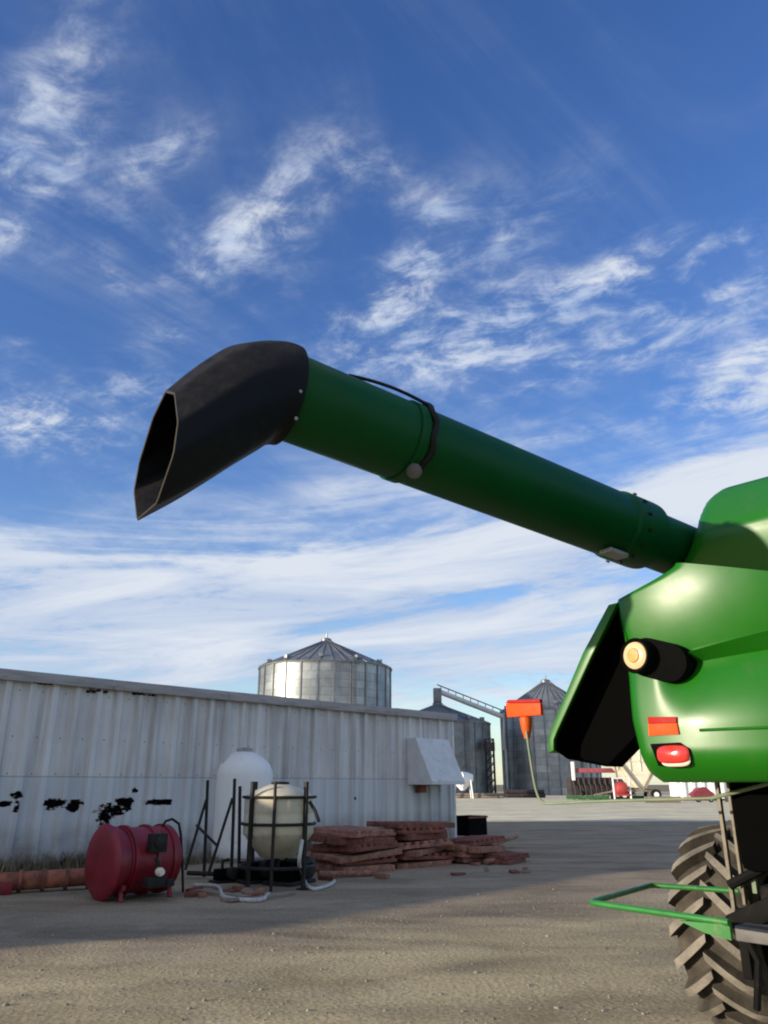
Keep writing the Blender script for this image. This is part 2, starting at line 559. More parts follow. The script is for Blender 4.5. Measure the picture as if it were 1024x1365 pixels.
def build_world():
    w = bpy.data.worlds.new('World')
    scene.world = w
    w.use_nodes = True
    nt = w.node_tree
    bg = nt.nodes['Background']
    sky = nd(nt, 'ShaderNodeTexSky', sky_type='NISHITA')
    sky.sun_disc = False
    sky.sun_elevation = SUN_EL
    sky.sun_rotation = SUN_AZ
    sky.altitude = 300
    sky.air_density = 1.0
    sky.dust_density = 0.4
    sky.ozone_density = 2.0
    tc = nd(nt, 'ShaderNodeTexCoord')
    sep = nd(nt, 'ShaderNodeSeparateXYZ')
    nt.links.new(tc.outputs['Generated'], sep.inputs[0])
    X, Y, Z = sep.outputs
    az = mth(nt, 'ARCTAN2', X, Y)
    el = mth(nt, 'ARCSINE', Z)
    # cloud layer seen in perspective: direction divided by height
    zz = mth(nt, 'MAXIMUM', mth(nt, 'ADD', Z, 0.10), 0.03)
    cx, cy = mth(nt, 'DIVIDE', X, zz), mth(nt, 'DIVIDE', Y, zz)

    def comb(a, b, c=0.0):
        k = nd(nt, 'ShaderNodeCombineXYZ')
        for i, v in enumerate((a, b, c)):
            if isinstance(v, (int, float)):
                k.inputs[i].default_value = v
            else:
                nt.links.new(v, k.inputs[i])
        return k.outputs[0]

    def rotated(sx, sy, ang):
        ca, sa = math.cos(ang), math.sin(ang)
        a = mth(nt, 'ADD', mth(nt, 'MULTIPLY', cx, ca), mth(nt, 'MULTIPLY', cy, sa))
        b = mth(nt, 'SUBTRACT', mth(nt, 'MULTIPLY', cy, ca), mth(nt, 'MULTIPLY', cx, sa))
        return comb(mth(nt, 'MULTIPLY', a, sx), mth(nt, 'MULTIPLY', b, sy))

    wisp = noise(nt, rotated(2.6, 4.6, R(-28)), 1.0, 9, 0.68, 1.1)
    mott = noise(nt, rotated(11.0, 13.0, R(-28)), 1.0, 8, 0.66, 0.4)
    band = noise(nt, comb(mth(nt, 'MULTIPLY', az, 2.3), mth(nt, 'MULTIPLY', mth(nt, 'SUBTRACT', el, mth(nt, 'MULTIPLY', az, 0.10)), 17.0), 3.3), 1.0, 8, 0.6, 0.6)
    veil = noise(nt, rotated(0.8, 2.4, R(50)), 1.0, 6, 0.6, 1.0)

    def azel(x, y):
        d = ray(x, y).normalized()
        return math.atan2(d.x, d.y), math.asin(d.z)

    def blob(x, y, rx, ry, ang, amp):
        """soft patch: image place and size only give its bearing, elevation and angular size"""
        a0, e0 = azel(x, y)
        k = 1 / F * CP
        ce = math.cos(e0)
        da = mth(nt, 'MULTIPLY', mth(nt, 'SUBTRACT', az, a0), ce)
        de = mth(nt, 'SUBTRACT', el, e0)
        ca, sa = math.cos(R(ang)), math.sin(R(ang))
        p = mth(nt, 'ADD', mth(nt, 'MULTIPLY', da, ca / (rx * k)), mth(nt, 'MULTIPLY', de, sa / (rx * k)))
        q = mth(nt, 'SUBTRACT', mth(nt, 'MULTIPLY', de, ca / (ry * k)), mth(nt, 'MULTIPLY', da, sa / (ry * k)))
        r2 = mth(nt, 'ADD', mth(nt, 'MULTIPLY', p, p), mth(nt, 'MULTIPLY', q, q))
        r2 = mth(nt, 'MULTIPLY', r2, 0.62)
        return mth(nt, 'MULTIPLY', mth(nt, 'POWER', 2.718, mth(nt, 'MULTIPLY', r2, -1.0)), amp)

    def total(lst):
        s = None
        for b in lst:
            v = blob(*b)
            s = v if s is None else mth(nt, 'ADD', s, v)
        return s

    wis = total([
        (55, 165, 95, 28, 66, 0.75), (28, 290, 95, 14, 62, 1.2), (85, 60, 70, 24, 60, 0.5), (15, 215, 60, 36, 60, 0.6), (130, 110, 120, 60, 60, 0.25),
        (212, 208, 55, 22, 38, 1.0), (345, 290, 90, 36, 52, 0.85), (405, 275, 60, 40, 60, 0.75), (300, 330, 50, 30, 40, 0.7),
        (180, 292, 60, 24, 0, 0.55), (560, 345, 85, 32, 50, 1.15), (525, 240, 70, 26, -42, 0.8), (480, 215, 40, 20, -30, 0.4),
        (690, 300, 95, 36, 25, 0.75), (775, 385, 120, 22, 18, 1.25), (960, 350, 130, 30, 14, 1.15), (850, 365, 60, 16, 16, 0.7),
        (860, 450, 170, 26, 14, 1.1), (1000, 470, 90, 50, 20, 0.85), (600, 450, 130, 50, 20, 1.0), (480, 440, 90, 40, 30, 0.75), (640, 480, 80, 28, 10, 0.9),
        (45, 565, 85, 36, -8, 1.3), (175, 520, 70, 34, 20, 0.9), (215, 445, 28, 13, 20, 0.8), (35, 465, 26, 12, 0, 0.7), (150, 370, 30, 18, -50, 0.6), (230, 365, 30, 10, 30, 0.5),
        (760, 575, 170, 18, 0, 0.6), (985, 520, 90, 26, 10, 0.9), (350, 405, 50, 16, 40, 0.5), (70, 340, 40, 20, 20, 0.4),
    ])
    bnd = total([
        (960, 640, 230, 44, 8, 1.05), (640, 740, 260, 60, 6, 0.95), (250, 800, 340, 55, 6, 0.95),
        (700, 830, 420, 60, 0, 0.95), (60, 830, 260, 50, 0, 0.85), (500, 900, 600, 42, 0, 0.75),
        (55, 747, 75, 10, -10, 0.8), (330, 690, 260, 22, 16, 0.22), (560, 610, 180, 24, 16, 0.25), (120, 690, 160, 22, 20, 0.3),
    ])

    def soft(v, a, b):
        mr = nd(nt, 'ShaderNodeMapRange', interpolation_type='SMOOTHSTEP')
        mr.inputs['From Min'].default_value = a
        mr.inputs['From Max'].default_value = b
        nt.links.new(v, mr.inputs['Value'])
        return mr.outputs[0]

    detail = mth(nt, 'ADD', mth(nt, 'MULTIPLY', wisp, 0.55), mth(nt, 'MULTIPLY', mott, 0.6))
    c1 = mth(nt, 'MULTIPLY', mth(nt, 'MULTIPLY', wis, 0.80), mth(nt, 'ADD', mth(nt, 'MULTIPLY', soft(detail, 0.47, 0.80), 0.95), 0.10))
    c2 = mth(nt, 'MULTIPLY', bnd, mth(nt, 'ADD', soft(mth(nt, 'ADD', mth(nt, 'MULTIPLY', band, 0.75), mth(nt, 'MULTIPLY', mott, 0.25)), 0.33, 0.64), 0.12))
    c3 = mth(nt, 'MULTIPLY', soft(veil, 0.34, 0.75), 0.36)
    tot = mth(nt, 'ADD', mth(nt, 'ADD', c1, c2), c3)
    cov = mth(nt, 'MULTIPLY', soft(tot, 0.02, 1.15), 0.95, clamp=True)
    # pale horizon ahead; unseen cloud overhead and behind, added as fill light
    ahead = soft(Y, -0.1, 0.5)
    hz = mth(nt, 'MULTIPLY', mth(nt, 'SUBTRACT', 1.0, mth(nt, 'DIVIDE', el, 0.26), clamp=True), mth(nt, 'MULTIPLY', ahead, 0.55))
    over = mth(nt, 'MULTIPLY', soft(el, R(52), R(72)), mth(nt, 'ADD', 0.45, mth(nt, 'MULTIPLY', mott, 0.6)))
    back = mth(nt, 'MULTIPLY', soft(mth(nt, 'MULTIPLY', Y, -1.0), 0.05, 0.6), mth(nt, 'ADD', 0.35, mth(nt, 'MULTIPLY', wisp, 0.9)))
    cov = mth(nt, 'MAXIMUM', mth(nt, 'MAXIMUM', cov, hz), mth(nt, 'MAXIMUM', over, back), clamp=True)
    # bluish thin and grey-blue thick cloud
    shade = ramp(nt, band, [(0.36, (0.55, 0.66, 0.86)), (0.60, (1.0, 1.0, 1.0))])
    hsv = nd(nt, 'ShaderNodeHueSaturation')
    hsv.inputs['Hue'].default_value = SKY_HUE
    hsv.inputs['Saturation'].default_value = SKY_SAT
    hsv.inputs['Value'].default_value = SKY_VAL
    nt.links.new(sky.outputs[0], hsv.inputs['Color'])
    cl = mixc(nt, 1.0, shade, CLOUD, 'MULTIPLY')
    c = mixc(nt, cov, hsv.outputs[0], cl)
    nt.links.new(c, bg.inputs['Color'])
    bg.inputs['Strength'].default_value = 0.10
    w.cycles.sampling_method = 'MANUAL'
    w.cycles.sample_map_resolution = 512


SKY_HUE, SKY_SAT, SKY_VAL = 0.521, 1.25, 1.22
CLOUD = (3.75, 4.0, 4.4)
build_world()

# ------------------------------------------------------------------ ground
mb = MB()
mb.grid([[(-2500, -300, 0), (2500, -300, 0)], [(-2500, 2600, 0), (2500, 2600, 0)]])
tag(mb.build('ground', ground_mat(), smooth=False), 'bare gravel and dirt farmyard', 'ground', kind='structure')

mb = MB()


def stone(mb, p, r):
    b = bmesh.new()
    bmesh.ops.create_icosphere(b, subdivisions=1, radius=r)
    sx, sy, sz = random.uniform(.7, 1.3), random.uniform(.7, 1.3), random.uniform(.4, .7)
    for v in b.verts:
        v.co = Vector((v.co.x * sx, v.co.y * sy, v.co.z * sz)) * random.uniform(.85, 1.15) + p
    return b


vv, ff = [], []
for i in range(5200):
    y = 3.2 + 11 * random.random() ** 1.6
    x = random.uniform(-0.62, 0.62) * (y + 1)
    r = random.uniform(0.005, 0.013) * (1 if random.random() < .93 else 1.9)
    b = stone(None, Vector((x, y, r * 0.15)), r)
    n0 = len(vv)
    b.verts.index_update()
    vv += [v.co.copy() for v in b.verts]
    ff += [[n0 + v.index for v in f.verts] for f in b.faces]
    b.free()
me = bpy.data.meshes.new('gravel')
me.from_pydata(vv, [], ff)
me.materials.append(M['stone'])
gr = bpy.data.objects.new('gravel', me)
COL.objects.link(gr)
tag(gr, 'loose small stones scattered over the yard', 'gravel', kind='stuff')

# ------------------------------------------------------------------ shed
BR = on_ground(605, 1122)
BL = on_ground(0, 1172)
adir = (BR - BL).normalized()
AANG = math.atan2(adir.y, adir.x)
NRM = Vector((adir.y, -adir.x, 0))          # out of the wall, towards the camera
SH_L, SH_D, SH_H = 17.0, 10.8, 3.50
WG_L, WG_H = 14.5, 3.38  # lower wing added out of view, height set by its shadow on the yard


def wall_px(x, y, off=0.0):
    """local shed coordinates (along, z) of a picture point on the wall plane"""
    p = hit(x, y, BR + NRM * off, NRM)
    return (p - BR).dot(adir), p.z


HOLES = []
LAPZ = wall_px(150, 1036)[1]
for (x, y, rx, rz) in ((5, 1072, .16, .05), (22, 1060, .12, .07), (20, 1075, .08, .10), (70, 1072, .24, .10), (98, 1074, .15, .12), (150, 1080, .34, .12),
                       (139, 1090, .14, .22), (165, 1070, .2, .12), (178, 1054, .10, .06), (212, 1070, .34, .07), (85, 1153, .12, .14), (390, 1066, .06, .05), (472, 1064, .07, .06),
                       (130, 922, .22, .06), (62, 911, .3, .03), (190, 926, .3, .03)):
    s, z = wall_px(x, y)
    HOLES.append((s, z, rx, rz))

shed = empty('metal_shed', BR, AANG)
tag(shed, 'long low white ribbed metal shed with peeling paint', 'shed')
PITCHW = 0.46
prof = [(0.0, 0), (0.22, 0), (0.26, -0.075), (0.37, -0.075), (0.41, 0)]


def ribbed(mb, x0, x1, z0, z1, fn, depth=1.0):
    s = x0
    pts = []
    while s < x1:
        for a, d in prof:
            if s + a < x1:
                pts.append((s + a, d * depth))
        s += PITCHW
    pts.append((x1, 0))
    zs = [z0 + (z1 - z0) * k / 6 for k in range(7)]
    mb.grid([[fn(a, d, z) for a, d in pts] for z in zs])


mb = MB()
ribbed(mb, -SH_L, 0, 0, SH_H, lambda a, d, z: (a, d + random.uniform(-.004, .004), z))
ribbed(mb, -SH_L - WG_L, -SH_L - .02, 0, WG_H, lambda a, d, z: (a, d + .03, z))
WM = wall_mat()
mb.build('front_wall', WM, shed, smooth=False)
mb = MB()
ribbed(mb, 0, SH_D, 0, SH_H, lambda a, d, z: (-d, a, z))
mb.grid([[(-SH_L, SH_D, 0), (0, SH_D, 0)], [(-SH_L, SH_D, SH_H), (0, SH_D, SH_H)]])
mb.grid([[(-SH_L, 0, 0), (-SH_L, SH_D, 0)], [(-SH_L, 0, SH_H), (-SH_L, SH_D, SH_H)]])
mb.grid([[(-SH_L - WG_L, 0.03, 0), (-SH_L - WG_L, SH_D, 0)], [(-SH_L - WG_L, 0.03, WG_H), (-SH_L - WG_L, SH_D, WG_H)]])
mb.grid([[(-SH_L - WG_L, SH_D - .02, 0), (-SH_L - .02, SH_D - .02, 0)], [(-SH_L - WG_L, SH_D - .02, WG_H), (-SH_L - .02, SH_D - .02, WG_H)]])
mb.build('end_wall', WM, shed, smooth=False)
mb = MB()
mb.prism([(-SH_L - .12, -0.14, SH_H + 0.02), (-SH_L - .12, SH_D / 2, SH_H + .45), (-SH_L - .12, SH_D + 0.14, SH_H + 0.02), (-SH_L - .12, SH_D + .14, SH_H - .02), (-SH_L - .12, -.14, SH_H - .02)], (SH_L + .24, 0, 0))
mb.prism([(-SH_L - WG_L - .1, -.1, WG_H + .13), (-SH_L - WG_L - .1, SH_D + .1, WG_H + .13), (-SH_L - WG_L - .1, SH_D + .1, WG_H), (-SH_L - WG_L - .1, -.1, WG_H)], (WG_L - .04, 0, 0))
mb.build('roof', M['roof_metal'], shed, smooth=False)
mb = MB()
ns = 6
for k in range(ns):                         # fascia boards, slightly uneven
    x0 = -SH_L - .15 + k * (SH_L + .3) / ns
    x1 = x0 + (SH_L + .3) / ns - 0.01
    mb.box(((x0 + x1) / 2, -0.155 + random.uniform(-.006, .006), SH_H + 0.055 + random.uniform(-.01, .01)), (x1 - x0, 0.03, 0.20))
mb.box((0.155, SH_D / 2, SH_H + .03), (0.03, SH_D + .3, 0.2))
mb.build('fascia', M['fascia'], shed, bevel=0.004)
mb = MB()
mb.box((0.0, -0.04, SH_H / 2), (0.1, 0.1, SH_H - 0.02))
mb.build('corner_trim', M['hood_white'], shed, bevel=0.006)


def vent_hood(side):
    """a sloping sheet metal hood over an opening"""
    mb = MB()
    if side == 'front':
        s0, zt = wall_px(541, 984)
        s1, zb = wall_px(586, 1046)
        w = s1 - s0
        proj = 0.95
        poly = [(0, -.05, zt), (0, -.05, zb), (0, -proj, zb), (0, -proj, zb + .09), (0, -.38, zt)]
        mb.prism([(s0, y, z) for _, y, z in poly], (w, 0, 0))
    else:
        zt, zb = 2.9, 1.75
        poly = [(.05, 0, zt), (.05, 0, zb), (.95, 0, zb), (.95, 0, zb + .1), (.3, 0, zt)]
        mb.prism([(x, 1.3, z) for x, _, z in poly], (0, 1.1, 0))
    return mb.build('vent_hood', M['hood_white'], shed, smooth=False, bevel=0.01)


vent_hood('front')
vent_hood('end')
s0, zb = wall_px(556, 1046)
mb = MB()
mb.box((s0 + .10, -0.07, zb - .12), (0.42, 0.05, 0.20))
mb.box((s0 + .05, -0.11, zb - .10), (0.14, 0.06, 0.13))
mb.build('wall_vent', M['rust_orange'], shed, bevel=0.01)

# ------------------------------------------------------------------ things along the shed wall


def beside(x, y, name, rz=0.0):
    return empty(name, on_ground(x, y), AANG + rz)


# red fuel tank lying on a low stand, axis along the wall
ft = beside(189, 1199, 'fuel_tank')
tag(ft, 'dark red fuel tank lying on its side against the shed', 'fuel tank')
RT, ZT = 0.49, 0.52
mb = MB()
mb.lathe([(-.60, 0.0), (-.597, .16), (-.59, .30), (-.575, .42), (-.55, .49), (-.52, .525), (-.50, RT), (-.41, RT), (-.40, RT - .02), (-.40, .44), (-.30, .44), (-.30, RT - .03), (.46, RT - .03), (.50, .48), (.56, .42), (.60, .3), (.63, .15), (.635, 0)], (0, .3, ZT), (1, 0, 0), 48)
mb.build('tank_body', M['red_paint'], ft, angle=40)
mb = MB()
for xx in (-.26, .10, .38):
    mb.lathe([(xx, RT - .032), (xx, RT + .006), (xx + .05, RT + .006), (xx + .05, RT - .032)], (0, .3, ZT), (1, 0, 0), 48, caps=False)
mb.build('band', M['red_paint'], ft)
mb = MB()
for xx in (-.38, .42):
    for yy in (-.08, .62):
        mb.tube([(xx, yy, 0), (xx, .3 + (yy - .3) * .75, .35)], .035, 8)
    mb.box((xx, .3, .19), (.07, .85, .07))
mb.build('stand', M['red_paint'], ft)
mb = MB()
mb.box((.02, -.25, ZT + .26), (.26, .16, .26), bev=.02)
mb.lathe([(0, .09), (.03, .09), (.04, .07)], (.02, -.33, ZT + .27), (0, -1, 0), 20)
mb.build('meter', M['dark_metal'], ft)
mb = MB()
mb.box((-.02, -.34, ZT - .26), (.3, .18, .14), bev=.02)
mb.tube([(-.02, -.36, ZT - .2), (-.02, -.40, ZT - .02), (-.06, -.38, ZT + .06)], .03, 8)
mb.box((.18, -.4, ZT - .28), (.12, .12, .1), bev=.02)
mb.build('pump', M['dark_metal'], ft)
mb = MB()
mb.lathe([(0, .06), (.06, .06), (.06, .045), (.10, .045)], (-.02, -.42, ZT - .12), (0, -1, 0), 14)
mb.build('gauge', M['clear_lens'], ft)
mb = MB()
mb.tube([(.30, .1, ZT + .46), (.32, .05, ZT + .54), (.40, 0, ZT + .57), (.50, -.04, ZT + .50), (.54, -.06, ZT + .34), (.60, -.1, ZT - .2), (.62, -.12, .05)], .02, 8)
mb.build('fill_hose', M['strap'], ft)

# rusty orange-red beam lying at the foot of the wall
p0, p1 = on_ground(-60, 1196), on_ground(124, 1186)
v = (p1 - p0)
bm_ = empty('rusty_beam', p1, math.atan2(v.y, v.x))
tag(bm_, 'rusty orange pipe beam lying along the foot of the shed wall', 'beam')
L = v.length
mb = MB()
mb.tube([(-L, 0.1, .16), (-L * .5, .1, .17), (0.0, .1, .19)], .135, 14)
mb.build('pipe', M['rust_orange'], bm_)
mb = MB()
for k in range(5):
    xx = -L + .5 + k * (L - .6) / 4
    mb.lathe([(xx, .10), (xx, .165), (xx + .05, .165), (xx + .05, .10)], (0, .1, .17), (1, 0, 0), 16)
mb.build('flange', M['rust_red'], bm_)
mb = MB()
mb.box((-L * .8, -.08, .09), (L * .38, .05, .16), bev=.008)
mb.build('rail', M['red_paint'], bm_)

# white upright tank
wt = beside(320, 1146, 'water_tank')
wt.location += NRM * -.15
tag(wt, 'tall white plastic tank with domed lid against the shed wall', 'tank')
dwt = (wt.location - CAM).length
px = F / (wt.location.y * CP + (1 - CAM_H) * SP)      # pixels per metre there
RW = 43 / px
HW = (1146 - 1012) / px / CP * 0.985
mb = MB()
pf = [(.06, RW * .97), (.08, RW)]
for k in range(1, 9):                       # moulded hoops
    h = .08 + (HW * .74 - .08) * k / 8
    pf += [(h, RW)]
pf += [(HW * .78, RW * .985), (HW * .84, RW * .90), (HW * .90, RW * .70), (HW * .94, RW * .50), (HW * .96, RW * .30), (HW * .965, 0)]
mb.lathe(pf, (0, 0, 0), (0, 0, 1), 40)
mb.build('tank_body', M['white_poly'], wt, angle=60)
mb = MB()
mb.lathe([(HW * .955, RW * .32), (HW * .985, RW * .32), (HW * .995, RW * .26), (HW, 0)], (0, 0, 0), (0, 0, 1), 24)
mb.build('lid', M['grey_metal'], wt)
mb = MB()
mb.box((0, 0, .03), (RW * 2.1, RW * 2.1, .06))
mb.build('base_pad', M['wood_grey'], wt)

# cone bottom tank and its stand
ct = beside(368, 1182, 'cone_tank')
tag(ct, 'cream plastic cone bottomed tank held in black steel stand', 'tank')
px2 = F / (ct.location.y * CP - 1.0 * SP)
RC = 47 / px2


def cz(y):
    return hit(368, y, ct.location, Vector((0, 1, 0))).z


zc0, zc1, zc2, zc3 = cz(1143), cz(1112), cz(1064), cz(1054)
mb = MB()
mb.lathe([(zc0, RC * .38), (zc0 + .02, RC * .5), (zc1, RC * .98), (zc1 + .03, RC), (zc2 - .27, RC), (zc2 - .25, RC * .985), (zc2 - .22, RC), (zc2, RC), (zc2 + .04, RC * .96), (zc3, RC * .75), (zc3 + .10, RC * .3), (zc3 + .11, 0)], (0, 0, 0), (0, 0, 1), 40)
mb.build('tank_body', M['cream_poly'], ct, angle=60)
mb = MB()
mb.lathe([(zc3 + .09, RC * .26), (zc3 + .14, RC * .26), (zc3 + .15, 0)], (0, 0, 0), (0, 0, 1), 20)
mb.build('lid', M['strap'], ct)
mb = MB()
mb.lathe([(zc0 - .18, .05), (zc0, .05)], (0, 0, 0), (0, 0, 1), 12)
mb.build('outlet', M['strap'], ct)

st = beside(368, 1182, 'tank_stand')
tag(st, 'black steel post frame around the cream cone bottomed tank', 'stand')
RS = RC * 1.06
zpost = cz(1042)
for k in range(4):
    a = R(45 + 90 * k) - AANG + R(6)
    mb = MB()
    q = (math.cos(a) * RS, math.sin(a) * RS)
    mb.box((q[0], q[1], zpost / 2), (.055, .055, zpost), rotz(a))
    mb.box((q[0], q[1], .01), (.16, .16, .02), rotz(a))
    mb.build('post', M['dark_metal'], st)
for zz_, r_ in ((zc2 + .02, .022), (zc1 + .17, .024), (.32, .03)):
    mb = MB()
    mb.tube([(math.cos(k / 32 * 2 * math.pi) * (RS - .01), math.sin(k / 32 * 2 * math.pi) * (RS - .01), zz_) for k in range(32)], r_, 8, closed=True)
    mb.build('hoop', M['dark_metal'], st)
mb = MB()
a = -AANG - R(90)
mb.tube([(math.cos(a) * RS, math.sin(a) * RS, 0), (math.cos(a) * RS, math.sin(a) * RS, zpost)], .026, 8)
mb.build('post', M['dark_metal'], st)
mb = MB()
a = -AANG + R(-30)
mb.tube([(math.cos(a) * RS, math.sin(a) * RS, zc2 - .05), (math.cos(a) * (RS + .12), math.sin(a) * (RS + .12), zc2 - .2), (math.cos(a) * (RS + .2), math.sin(a) * (RS + .2), zc2 - .36)], .03, 8)
mb.build('valve_arm', M['dark_metal'], st)

# black steel A-frame (sprayer arms) left of the tanks
af = empty('steel_rack')
af.location = on_ground(275, 1172)
tag(af, 'black steel rack of uprights and slanting struts beside red tank', 'rack')


def loc_of(o, p):
    return Vector(p) - o.location


Yr = af.location.y
for (xa, ya, xb, yb, Yd) in ((277, 1040, 272, 1168, .35), (313, 1038, 308, 1175, -.15), (320, 1048, 318, 1180, -.35)):
    mb = MB()
    A, B = at(xa, ya, Yr + Yd), at(xb, yb, Yr + Yd)
    B.z = 0
    mb.tube([loc_of(af, A), loc_of(af, B)], .03, 8)
    mb.build('upright', M['dark_metal'], af)
for (xa, ya, xb, yb, Yd) in ((275, 1066, 247, 1160, .25), (310, 1064, 277, 1168, -.25), (262, 1100, 290, 1128, .0)):
    mb = MB()
    A, B = at(xa, ya, Yr + Yd + .1), at(xb, yb, Yr + Yd - .1)
    mb.tube([loc_of(af, A), loc_of(af, B)], .026, 8)
    mb.build('strut', M['dark_metal'], af)
mb = MB()
A, B = at(250, 1165, Yr + .1), at(322, 1172, Yr - .2)
A.z = B.z = .09
mb.tube([loc_of(af, A), loc_of(af, B)], .04, 8)
mb.build('base_rail', M['dark_metal'], af)

# pump and engine under the cone tank
for i, (x, y, w, lab) in enumerate(((343, 1176, .55, 'black pump unit on the ground under the cone tank stand'), (386, 1178, .62, 'black engine with round cowl right of the pump under the cream tank'), (300, 1176, .36, 'dark motor housing behind the slanting rack struts'))):
    pu = beside(x, y, 'pump_unit', R(random.uniform(-20, 20)))
    tag(pu, lab, 'pump')
    mb = MB()
    mb.box((0, 0, w * .35), (w, w * .7, w * .5), bev=.03)
    mb.build('housing', M['black'], pu)
    mb = MB()
    mb.lathe([(0, w * .28), (w * .25, w * .28), (w * .3, w * .2), (w * .32, 0)], (w * .1, -w * .35, w * .42), (0, -1, 0), 20)
    mb.build('cowl', M['dark_metal'], pu)
    mb = MB()
    mb.box((0, 0, w * .05), (w * 1.3, w * .9, w * .1), bev=.01)
    mb.tube([(-w * .2, 0, w * .6), (-w * .2, 0, w * .95), (w * .1, -.05, w * 1.0)], .03, 8)
    mb.build('skid', M['dark_metal'], pu)

# hoses
mb = MB()
P = [at(403, 1120, ct.location.y - .5), at(399, 1150, ct.location.y - .6)]
q = on_ground(408, 1184)
P += [q + Vector((-.08, .05, .25)), q + Vector((0, 0, .06)), on_ground(420, 1188) + Vector((0, 0, .03)), on_ground(440, 1182) + Vector((0, 0, .03)), on_ground(446, 1177) + Vector((0, 0, .03))]


def smooth_path(P, n=6):
    out = []
    for i in range(len(P) - 1):
        p0, p1, p2, p3 = P[max(i - 1, 0)], P[i], P[i + 1], P[min(i + 2, len(P) - 1)]
        for k in range(n):
            t = k / n
            out.append(0.5 * ((2 * p1) + (p2 - p0) * t + (2 * p0 - 5 * p1 + 4 * p2 - p3) * t * t + (3 * p1 - p0 - 3 * p2 + p3) * t ** 3))
    out.append(P[-1])
    return out


mb.tube(smooth_path(P), .03, 10)
tag(mb.build('hose', M['white_hose'], None), 'pale hose hanging from the cone tank and curling on the ground', 'hose')
mb = MB()
mb.tube(smooth_path([on_ground(258, 1180, .03), on_ground(290, 1182, .03), on_ground(300, 1196, .03), on_ground(345, 1200, .03), on_ground(358, 1192, .03)]), .03, 10)
tag(mb.build('hose', M['white_hose'], None), 'pale hose lying flat on the ground before the rack', 'hose')
for (xa, ya, xb, yb, lab) in ((262, 1190, 330, 1199, 'weathered grey plank lying on the ground before the tanks'), (330, 1203, 390, 1193, 'short weathered plank lying below the cone tank stand')):
    A, B = on_ground(xa, ya), on_ground(xb, yb)
    v = B - A
    mb = MB()
    mb.box((v.length / 2, 0, .025), (v.length, .14, .05), bev=.006)
    o = mb.build('plank', M['wood_grey'])
    o.location = A
    o.rotation_euler = (0, 0, math.atan2(v.y, v.x))
    tag(o, lab, 'plank')

# rusty red slabs and scrap piled along the wall and past the corner
def slab_mesh(i, sx, sy, sz):
    mb = MB()
    n = 7
    if i % 2:                              # ribbed casting
        mb.box((0, 0, sz * .3), (sx, sy, sz * .5), bev=.01)
        for k in range(n):
            mb.box((-sx / 2 + sx * (k + .5) / n, 0, sz * .72), (sx / n * .55, sy * .98, sz * .5), bev=.008)
    else:
        for k in range(4):
            mb.box((random.uniform(-.03, .03), -sy / 2 + sy * (k + .5) / 4, sz / 2 + random.uniform(-.012, .012)), (sx, sy / 4 * .93, sz), bev=.012)
    return mb


piles = [
    ('left', 466, 1160, 1.60, 1.2, 6, .125), ('mid', 543, 1152, 1.55, 1.2, 7, .125), ('right', 632, 1148, 1.35, 1.1, 4, .13),
    ('end', 665, 1150, 1.0, .8, 2, .11)]
for nm, x, y, sx, sy, n, sz in piles:
    g = on_ground(x, y)
    g += -NRM * 0.0
    z = 0.0
    where = {'left': 'next to the cone tank', 'mid': 'under the wall hood', 'right': 'past the shed corner', 'end': 'farthest out beyond the shed corner'}[nm]
    for k in range(n):
        w = sx * random.uniform(.8, 1.08)
        hh = sz * random.uniform(.8, 1.2)
        mb = slab_mesh(k, w, sy * random.uniform(.85, 1.05), hh)
        o = mb.build('rusty_slab', M['rust_pale'] if random.random() < .35 else M['rust_red'])
        o.location = g + Vector((random.uniform(-.12, .12), random.uniform(-.1, .1), z))
        o.rotation_euler = (R(random.uniform(-2.5, 2.5)), R(random.uniform(-3, 3)), AANG + R(random.uniform(-14, 14)))
        lvl = 'bottom' if k == 0 else ('topmost' if k == n - 1 else ['second', 'third', 'fourth', 'fifth', 'sixth'][k - 1] + ' from bottom')
        tag(o, f'rusty red slab, {lvl} of the pile {where}', 'slab', 'rusty slabs piled along the shed')
        z += hh * 1.0
# loose rusty bars leaning out of the end pile
for i, (xa, ya, xb, yb, lab) in enumerate(((600, 1152, 690, 1128, 'long rusty bar tilted across the pile past the shed corner'), (648, 1154, 694, 1146, 'short rusty bar lying at the outer end of the scrap pile'), (425, 1172, 500, 1168, 'rusty bar on the ground before the pile by the cone tank'))):
    A, B = on_ground(xa, ya), on_ground(xb, yb)
    B = B + Vector((0, 0, .25 if i == 0 else .05))
    A = A + Vector((0, 0, .08))
    mb = MB()
    mb.tube([Vector((0, 0, 0)), (B - A) * .5, B - A], .05, 8)
    o = mb.build('rusty_bar', M['rust_pale'])
    o.location = A
    tag(o, lab, 'bar', 'rusty bars in the scrap')
for i in range(18):
    x, y = random.choice(((455, 1170), (530, 1165), (610, 1160), (670, 1158))) if i < 9 else (random.uniform(270, 400), random.uniform(1186, 1200))
    g = on_ground(x + random.uniform(-40, 40), y + random.uniform(-6, 8))
    mb = MB()
    w, d_, h_ = random.uniform(.10, .34), random.uniform(.07, .16), random.uniform(.04, .10)
    mb.box((0, 0, h_ / 2), (w, d_, h_), bev=.012)
    o = mb.build('rubble_piece', random.choice((M['rust_red'], M['rust_pale'], M['wood_grey'])))
    o.location = g
    o.rotation_euler = (R(random.uniform(-8, 8)), R(random.uniform(-8, 8)), random.uniform(0, 3))
    tag(o, 'broken chunk lying on the ground by the tanks and slab piles', 'rubble', 'broken chunks on the ground by the shed')
bx = beside(626, 1113, 'scrap_bin')
tag(bx, 'black open bin standing at the shed corner behind the slabs', 'bin')
mb = MB()
